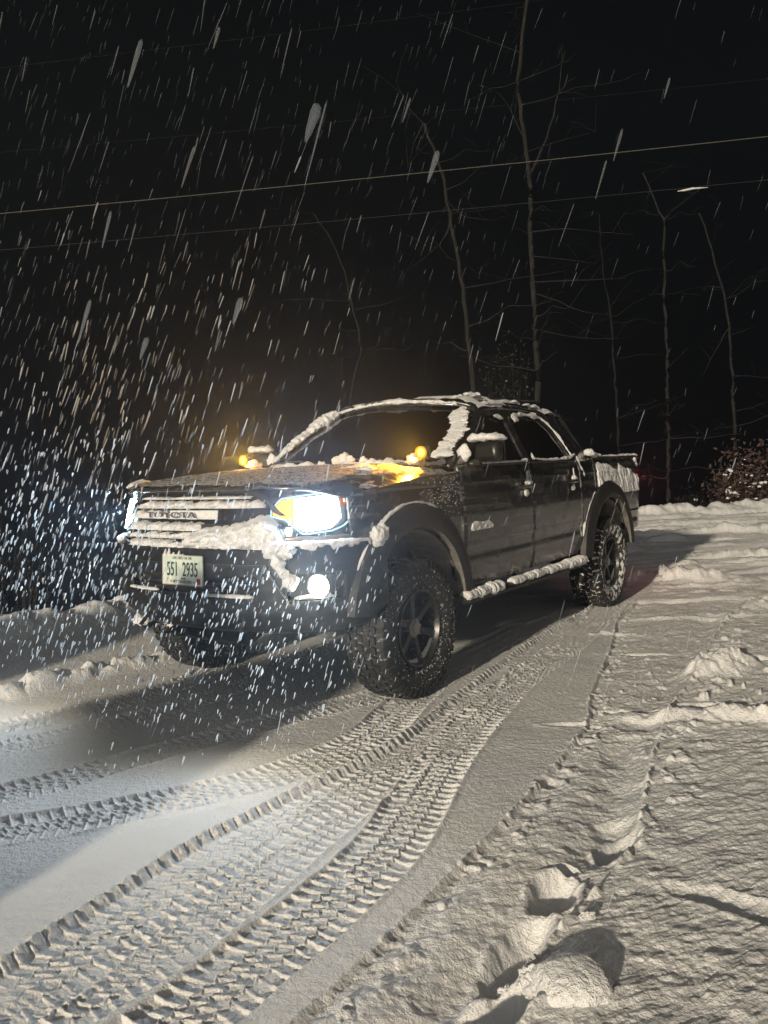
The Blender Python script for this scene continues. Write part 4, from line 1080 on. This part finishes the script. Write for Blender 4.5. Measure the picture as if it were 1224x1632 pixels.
# ---- chassis
b = MB()
for sg in (1, -1): b.box((-1.75,sg*.45,.60), (4.9,.09,.14))
b.build('chassis_rails', M['frame'], T_, smooth=False)
for cx in (0, -3.246):
    b = MB(); b.tube([(cx,-.70,.42),(cx,.70,.42)], .045, 10); b.lathe([(-.14,.02),(-.10,.12),(0,.15),(.10,.12),(.14,.02)], n=20, c=(cx,-.05,.42)); b.build('axle', M['frame'], T_)
b = MB(); b.box((-1.2,0,.52), (1.2,.45,.18)); b.box((-2.3,-.35,.53), (.9,.35,.2)); b.build('transmission', M['frame'], T_, bevel=.02)
for sg in (1, -1):
    b = MB(); b.tube([(.05,sg*.52,.45),(.05,sg*.55,.95)], .05, 10); b.tube([(-.25,sg*.35,.52),(0,sg*.68,.42),(.25,sg*.35,.52)], .025, 6); b.build('front_suspension', M['frame'], T_)
# crusted snow lumps hanging under the nose
for i, (x_, y_, z_, s_) in enumerate(((.70,-.60,.48,.07),(.60,-.45,.44,.05),(.66,-.30,.46,.035))):
    blob('underbody_snow', (x_, y_, z_), (s_, s_*1.2, s_*.6), 160+i, amp=.8)

# heaps added out of view at left, shading the nose's ground and the bank
heap = blob('shade_heap', (0,0,0), (.82,.50,1.50), 311, parent=None, amp=.22, sub=5)
heap.location = (-2.95, 1.20, 0); heap.rotation_euler = (0, 0, -R_(SUN_AZ)); tag(heap, 'tall snow heap added out of view at left, shading the ground before the pickup', 'added shade heap')
heap2 = blob('shade_heap', (0,0,0), (.80,.50,1.62), 317, parent=None, amp=.22, sub=5)
heap2.location = (-5.05, 2.55, 0); heap2.rotation_euler = (0, 0, -R_(SUN_AZ)); tag(heap2, 'farther snow heap added out of view at left, shading the left bank', 'added shade heap')
# ------------------------------------------------------------------ loose snow clods on the ground
def clod(px, py, r, seed, label, sink=.35, amp=.35, extra=None):
    x, y = ground_px(px, py); z = gz(x, y)
    e = bpy.data.objects.new('snow_clod', None)
    o = blob('snow_clod', (0,0,0), r, seed, parent=None, amp=amp, sub=5)
    o.location = (x, y, z+r[2]*(1-2*sink)); tag(o, label, 'snow clod', 'snow clods lying along the footprint rut'); return o
clod(915, 1570, (.106,.092,.058), 301, 'largest rounded snow clod at the near end of the footprint rut', .43, .12)
clod(852, 1555, (.042,.045,.036), 302, 'small lumpy snow clod pressed against the largest rounded clod', .35, .5)
clod(808, 1535, (.024,.02,.02), 303, 'little snow clod on the rut edge, beyond the small lumpy clod', .2, .5)
clod(936, 1463, (.022,.014,.012), 304, 'small flat snow clod beside the rut lip below the footprints', .2, .5)

# ------------------------------------------------------------------ trees, shrubs, wires
def trunk_path(pxs, Y0, dY=0.0, extend=None):
    P = [at_px(x, y, Y0+dY*i) for i, (x, y) in enumerate(pxs)]
    return P
def bez(P, n=40):
    a = spline([tuple(p) for p in P], .25); return [Vector(p) for p in a]
def jit(P, a, rnd):
    return [p+Vector((rnd.uniform(-a,a), rnd.uniform(-a,a), rnd.uniform(-a,a)*.3)) for p in P]
def make_tree(pxs, Y0, r0, r1, branches, label, seed, m_='bark', crown_n=20, cat='tree', group='bare trees beyond the edge of the yard', dY=.0, spread=1.0):
    rnd = random.Random(seed)
    P = trunk_path(pxs, Y0, dY)
    base = P[0].copy(); base.z = gz(base.x, base.y)-.3
    P = [base]+P
    root = bpy.data.objects.new('bare_tree', None); C.objects.link(root); root.location = base
    tag(root, label, cat, group)
    S = bez(P); S = [p-base for p in S]; n = len(S)
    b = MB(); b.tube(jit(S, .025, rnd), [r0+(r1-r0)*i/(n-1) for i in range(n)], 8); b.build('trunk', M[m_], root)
    b = MB()
    for br in branches:
        q = [at_px(x, y, Y0+dY*2+rnd.uniform(-.2,.2)*i)-base for i, (x, y) in enumerate(br[0])]
        # start on the trunk itself
        d = min(range(n), key=lambda k: (S[k]-q[0]).length); q[0] = S[d]
        q = jit(bez(q), .02, rnd); b.tube(q, [br[1]*(1-.8*i/(len(q)-1)) for i in range(len(q))], 6)
        for k in range(4):
            s = q[rnd.randrange(len(q)//4, len(q))]; dd = Vector((rnd.uniform(-1,1), rnd.uniform(-1,1), rnd.uniform(-.2,1))).normalized()*rnd.uniform(.4,1.1)
            b.tube([s, s+dd*.5+Vector((0,0,.05)), s+dd], [br[1]*.35, br[1]*.25, .003], 4)
    for k in range(crown_n):
        i = rnd.randrange(n//5, n); s = S[i]
        a = rnd.uniform(0, 6.28); L = rnd.uniform(.7, 2.6)*spread
        dd = Vector((math.cos(a)*L, math.sin(a)*L, rnd.uniform(-.15,.7)*L*.5))
        mid = s+dd*.5+Vector((0,0,rnd.uniform(-.1,.2)))
        rr = (r0+(r1-r0)*i/(n-1))*.30
        b.tube([s, s+dd*.25, mid, s+dd*.8, s+dd], [rr, rr*.8, rr*.6, rr*.4, .004], 5)
        for t in range(4):
            f = rnd.uniform(.3, 1); s2 = s+dd*f; d2 = Vector((rnd.uniform(-1,1), rnd.uniform(-1,1), rnd.uniform(-.4,.8)))*rnd.uniform(.2,.6)
            b.tube([s2, s2+d2*.5+Vector((0,0,.03)), s2+d2], [rr*.35, rr*.25, .003], 4)
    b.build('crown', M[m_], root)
    return root
make_tree([(858,640),(855,560),(850,450),(845,370),(843,280),(832,190),(826,130),(833,60),(842,-20),(845,-120)], 19, .085, .03,
   [([(843,275),(862,240),(878,200),(893,130),(896,70)],.035), ([(852,368),(900,365),(960,370),(1010,374)],.018), ([(850,402),(900,413),(950,420)],.014), ([(852,440),(900,447),(960,445),(1000,443)],.02),
    ([(852,472),(890,480),(930,497),(985,503)],.018), ([(852,530),(920,538),(1000,540)],.012), ([(838,220),(820,190),(805,160)],.018), ([(845,240),(900,222),(950,210)],.012)],
   'tallest straight bare trunk behind the cab roof, forking high up with level side branches', 1, crown_n=20)
make_tree([(756,630),(748,560),(740,480),(728,400),(716,340),(708,285),(690,235),(675,198)], 18.5, .075, .028,
   [([(675,200),(660,230),(650,265)],.02), ([(722,350),(700,390),(650,430)],.012), ([(716,330),(740,345),(790,352)],.012), ([(680,205),(650,170),(632,130)],.014)],
   'bare trunk leaning left behind the windscreen, bending over at its top', 2, crown_n=14)
make_tree([(1064,660),(1062,560),(1059,470),(1058,400),(1057,350),(1050,338),(1040,310),(1025,275)], 21, .065, .02,
   [([(1056,352),(1070,338),(1090,322),(1108,308)],.018), ([(1056,470),(1045,468),(1035,472)],.01)],
   'thin bare tree with a small Y fork, right of the tailgate', 3, crown_n=12, spread=.8)
make_tree([(1170,680),(1167,600),(1162,520),(1152,460),(1140,420),(1128,380),(1115,340)], 21.5, .06, .02,
   [([(1160,520),(1140,560),(1120,600)],.016), ([(1150,455),(1135,456),(1120,462)],.01)],
   'thin bare tree curving left at the far right, above the brown shrub', 4, crown_n=12, spread=.8)
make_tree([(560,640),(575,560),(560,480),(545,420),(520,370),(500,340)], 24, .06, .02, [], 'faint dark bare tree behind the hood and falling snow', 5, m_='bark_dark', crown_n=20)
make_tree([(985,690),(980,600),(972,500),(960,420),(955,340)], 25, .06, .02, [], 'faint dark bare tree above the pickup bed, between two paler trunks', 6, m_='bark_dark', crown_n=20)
def leafy(name, label, cat, px, py0, Y, w, h, d, n, seed, mleaf, snow_n=0, size=.05, group=None, snowpx=None):
    rnd = random.Random(seed)
    p0 = at_px(px, py0, Y); base = Vector((p0.x, p0.y, gz(p0.x, p0.y)))
    root = bpy.data.objects.new(name, None); C.objects.link(root); root.location = base; tag(root, label, cat, group)
    zt = p0.z-base.z
    b = MB()
    st = []
    for k in range(26):
        a = rnd.uniform(0, 6.28); R2 = rnd.uniform(.1, 1)
        top = Vector((math.cos(a)*w*R2, math.sin(a)*d*R2, zt+h*rnd.uniform(.4,1)*(1-.3*R2)))
        s = Vector((top.x*.3, top.y*.3, -.1)); mid = (s+top)/2+Vector((rnd.uniform(-.15,.15), 0, .1))
        b.tube([s, mid, top], [.014,.010,.003], 5); st.append((s, mid, top))
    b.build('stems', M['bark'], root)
    b = MB(); bs = MB()
    for k in range(n):
        s, mid, top = rnd.choice(st); t = rnd.uniform(.2, 1.05)
        q = s*(1-t)**2+mid*2*t*(1-t)+top*t*t
        c = q+Vector((rnd.gauss(0,.16), rnd.gauss(0,.16), rnd.gauss(0,.12)))
        e1 = Vector((rnd.gauss(0,1), rnd.gauss(0,1), rnd.gauss(0,1))).normalized(); e2 = e1.cross(Vector((rnd.gauss(0,1), rnd.gauss(0,1), rnd.gauss(0,1)))).normalized()
        z_ = size*rnd.uniform(.6,1.4)
        e3 = e1.cross(e2)*z_*.25
        b.add([c-e1*z_, c-e2*z_*.5+e3, c+e1*z_, c+e2*z_*.5+e3], [(0,1,2,3)])
    b.build('leaves', M[mleaf], root, smooth=False)
    if snow_n:
        for k in range(snow_n):
            s, mid, top = rnd.choice(st); t = rnd.uniform(.3, 1)
            q = s*(1-t)**2+mid*2*t*(1-t)+top*t*t+Vector((rnd.gauss(0,.2), rnd.gauss(0,.15)-.1, rnd.gauss(0,.1)))
            if snowpx: q = at_px(rnd.gauss(snowpx[0], snowpx[2]), rnd.gauss(snowpx[1], snowpx[3]), Y-d*.7)-base
            r = rnd.choice([.015,.02,.03,.045])*rnd.uniform(.7,1.2)
            blob('', q, (r*1.2,r,r*.8), 400+k, mb=bs, sub=2, amp=.5)
        bs.build('snow_tufts', M['snow'], root, angle=80)
    return root
leafy('shrub', 'brown-leaved shrub with snow tufts at the right edge, above the far bank', 'shrub', 1205, 800, 18.4, .9, 1.5, .7, 1500, 11, 'leaf_brown', 16, .055, 'shrubs on the far bank', (1195,770,25,20))
leafy('shrub', 'low brown shrub holding round white snow tufts, left of the taller one', 'shrub', 1165, 805, 18.0, .45, .85, .4, 650, 12, 'leaf_brown', 22, .05, 'shrubs on the far bank', (1168,778,14,14))
leafy('shrub', 'dark leafless shrub on the far bank right of the tail lamp', 'shrub', 1110, 805, 19.5, .7, .5, .5, 300, 13, 'bark_dark', 2, .03, 'shrubs on the far bank')
leafy('evergreen_sapling', 'faint snow-dusted evergreen between the two trunks behind the cab roof', 'evergreen', 810, 640, 20.5, .75, 1.5, .6, 900, 14, 'needle', 26, .05)
leafy('shrub', 'dark unlit shrub at the left edge, beyond the ploughed bank', 'shrub', 20, 900, 9.5, .9, .45, .6, 260, 15, 'bark_dark', 0, .03)

def wire(p0, p1, Y0, Y1, r, sag, label, seed, wm='wire_dark'):
    A = at_px(*p0, Y0); B = at_px(*p1, Y1)
    d = B-A; A2 = A-d*1.2; B2 = B+d*1.2
    mid = (A2+B2)/2
    n = 60; pts = []
    for i in range(n+1):
        t = i/n; p = A2+(B2-A2)*t; s = -(1-(2*t-1)**2)*sag
        # keep the seen stretch on the straight line through A and B
        pts.append(p+Vector((0,0,s+sag)))
    o = MB(); o.tube([p-A2 for p in pts], r, 5); w = o.build('overhead_wire', M[wm], None); w.location = A2
    tag(w, label, 'overhead wire', 'overhead wires crossing the night sky'); return w
wire((0,343),(1224,220), 12, 12, .0060, .25, 'brightest overhead wire, sloping up right across the sky', 1, 'wire')
wire((0,401),(1224,289), 12.5, 12.5, .0042, .25, 'overhead wire just below the brightest one, with a snow lump on it', 2)
wire((0,245),(1224,128), 13, 13, .0014, .25, 'faint overhead wire just above the brightest one', 3)
wire((0,110),(840,5), 13, 13, .0014, .2, 'highest faint overhead wire near the top of the sky', 4)
c = at_px(1103, 303, 12.45)
b = MB(); b.tube([Vector((-.22,0,-.01)), Vector((-.12,0,.0)), Vector((0,0,.02)), Vector((.12,0,.025)), Vector((.24,0,.03))], [.004,.022,.024,.014,.003], 8, flat=.7)
o = b.build('snow_lump', M['snow'], None); o.location = c; tag(o, 'snow lump caught on the overhead wire at the upper right', 'snow lump')

# ------------------------------------------------------------------ falling snow
def flakes():
    rnd = np.random.RandomState(77)
    V = []; F = []; MI = []
    fall = Vector((-.34, -.05, -1)).normalized()
    def one(c, r, L, mi, dirn):
        n0 = len(V)
        a = dirn.cross(Vector((0,1,0))).normalized(); b_ = a.cross(dirn)
        prof = ((-.5,.0),(-.36,.75),(.15,.9),(.40,.7),(.5,.0))
        prof = ((-.5,.25),(-.30,.60),(.22,1.0),(.42,.8))
        V.append(tuple(c-dirn*(-.5)*L*-1))
        for t, k in prof:
            p = c-dirn*(t*L)
            for j in range(5):
                th = 2*math.pi*j/5; V.append(tuple(p+a*(math.cos(th)*r*k)+b_*(math.sin(th)*r*k)))
        V.append(tuple(c-dirn*(.5*L))); V[n0] = tuple(c+dirn*(.52*L))
        for j in range(5): F.append((n0, n0+1+(j+1)%5, n0+1+j)); MI.append(mi)
        for i in range(3):
            for j in range(5): F.append((n0+1+i*5+j, n0+1+i*5+(j+1)%5, n0+6+i*5+(j+1)%5, n0+6+i*5+j)); MI.append(mi)
        l = n0+1+15
        for j in range(5): F.append((l+j, l+(j+1)%5, n0+21)); MI.append(mi)
    def jd(s=.06): return (fall+Vector((rnd.normal(0,s), rnd.normal(0,s), 0))).normalized()
    # the air in front of and around the scene
    cnt = 0
    while cnt < 2700:
        Y = (rnd.rand()**(1/2.4))*11+.9
        X = rnd.uniform(-.75, .75)*Y; Z = CAMH+rnd.uniform(-.62, .72)*Y
        if Z < .15: continue
        if (Z-CAMH)/Y > .05 and rnd.rand() < .30+.45*float(sstep(-.2, .4, X/Y)): continue
        tx, ty = X-TX, Y-TY
        a_ = -(tx*TR.x+ty*TR.y); l_ = tx*TN.x+ty*TN.y
        if -4.6 < a_ < 1.0 and abs(l_) < 1.1 and Z < 2.0: continue
        if rnd.rand() < sstep(.0, 2.8, X-.05*Y)*.75: continue      # thinner on the far right
        r = rnd.uniform(.0010, .0026); L = rnd.uniform(.03, .06)*(1+1.6*rnd.rand()**2)*(1+.9*sstep(.0,.35,(Z-CAMH)/Y))
        if Y < 2.2: r *= .7; L *= .6
        one(Vector((X, Y, Z)), r, L, 1 if rnd.rand() < .55+.5*float(sstep(.0,.4,(Z-CAMH)/Y)) else 0, jd()); cnt += 1
    # thick, short flakes where the lamps throw their light: in front of the nose and off to its passenger side
    def lampflakes(n, cx, sx, cy, sy, Y0, Y1, lim, ln=1.0, br=.45, th=1.0):
        c = 0
        while c < n:
            px = rnd.normal(cx, sx); py = rnd.normal(cy, sy); Y = rnd.uniform(Y0, Y1)
            if not (-90 < px < lim): continue
            p = at_px(px, py, Y)
            if p.z < .06: continue
            if 250 < px < 340 and 865 < py < 945 and rnd.rand() < .8: continue
            if -((p.x-TX)*TR.x+(p.y-TY)*TR.y) < .98 and px > 200: continue
            k_ = Y/820; sz = rnd.rand()**1.6
            one(p, (.32+.75*sz)*k_*th, rnd.uniform(3.5,8)*k_*(.7+.6*sz)*ln, 2 if rnd.rand() < br else (1 if ln > 1.5 and rnd.rand() < .6 else 0), jd(.10 if ln < 1.5 else .05)); c += 1
    lampflakes(1350, 330, 210, 985, 105, 2.2, 4.4, 640)
    lampflakes(620, 90, 130, 865, 95, 2.8, 5.6, 240)
    lampflakes(560, 230, 200, 620, 130, 3.0, 5.0, 600, 2.4, .0, .8)
    # a few flakes close to the lens
    for (px, py, d, r, L) in ((497,195,1.3,.0085,.062),(378,495,1.5,.006,.050),(229,555,1.6,.0055,.045),(135,510,1.9,.005,.10),(690,265,1.5,.006,.06),(985,230,3.4,.007,.14),(300,265,3.0,.006,.16),(958,285,4,.006,.2),(648,175,3.2,.005,.1),(170,365,2.6,.005,.12),(345,60,2.6,.005,.07),(215,100,2.0,.006,.12),(1063,140,3,.005,.08)):
        one(at_px(px, py, d), r, L, 1, jd(.03))
    me = bpy.data.meshes.new('falling_snow'); me.from_pydata(V, [], F); me.materials.append(M['flake']); me.materials.append(M['flake_soft']); me.materials.append(M['flake_bright'])
    me.polygons.foreach_set('material_index', MI); me.polygons.foreach_set('use_smooth', [True]*len(F))
    o = bpy.data.objects.new('falling_snow', me); C.objects.link(o)
    tag(o, 'wind-slanted snowflakes falling through the lamp light around the pickup', 'falling snow', kind='stuff')
flakes()

# ------------------------------------------------------------------ haze
HAZE = 0.0088
if HAZE:
    b = MB(); b.box((0, 18, 2), (100, 64, 40)); o = b.build('haze', M['snow'], None, smooth=False)
    o.data.materials.clear()
    hm = bpy.data.materials.new('haze'); hm.use_nodes = True; nt = hm.node_tree; nt.nodes.clear()
    oo = nt.nodes.new('ShaderNodeOutputMaterial'); pv = nt.nodes.new('ShaderNodeVolumePrincipled')
    pv.inputs['Color'].default_value = (.60,.76,1,1); pv.inputs['Density'].default_value = HAZE; pv.inputs['Anisotropy'].default_value = .86
    nt.links.new(pv.outputs[0], oo.inputs['Volume']); o.data.materials.append(hm)
    o['kind'] = 'stuff'; o['label'] = 'thin snowy night air glowing near the lamps'; o['category'] = 'haze'
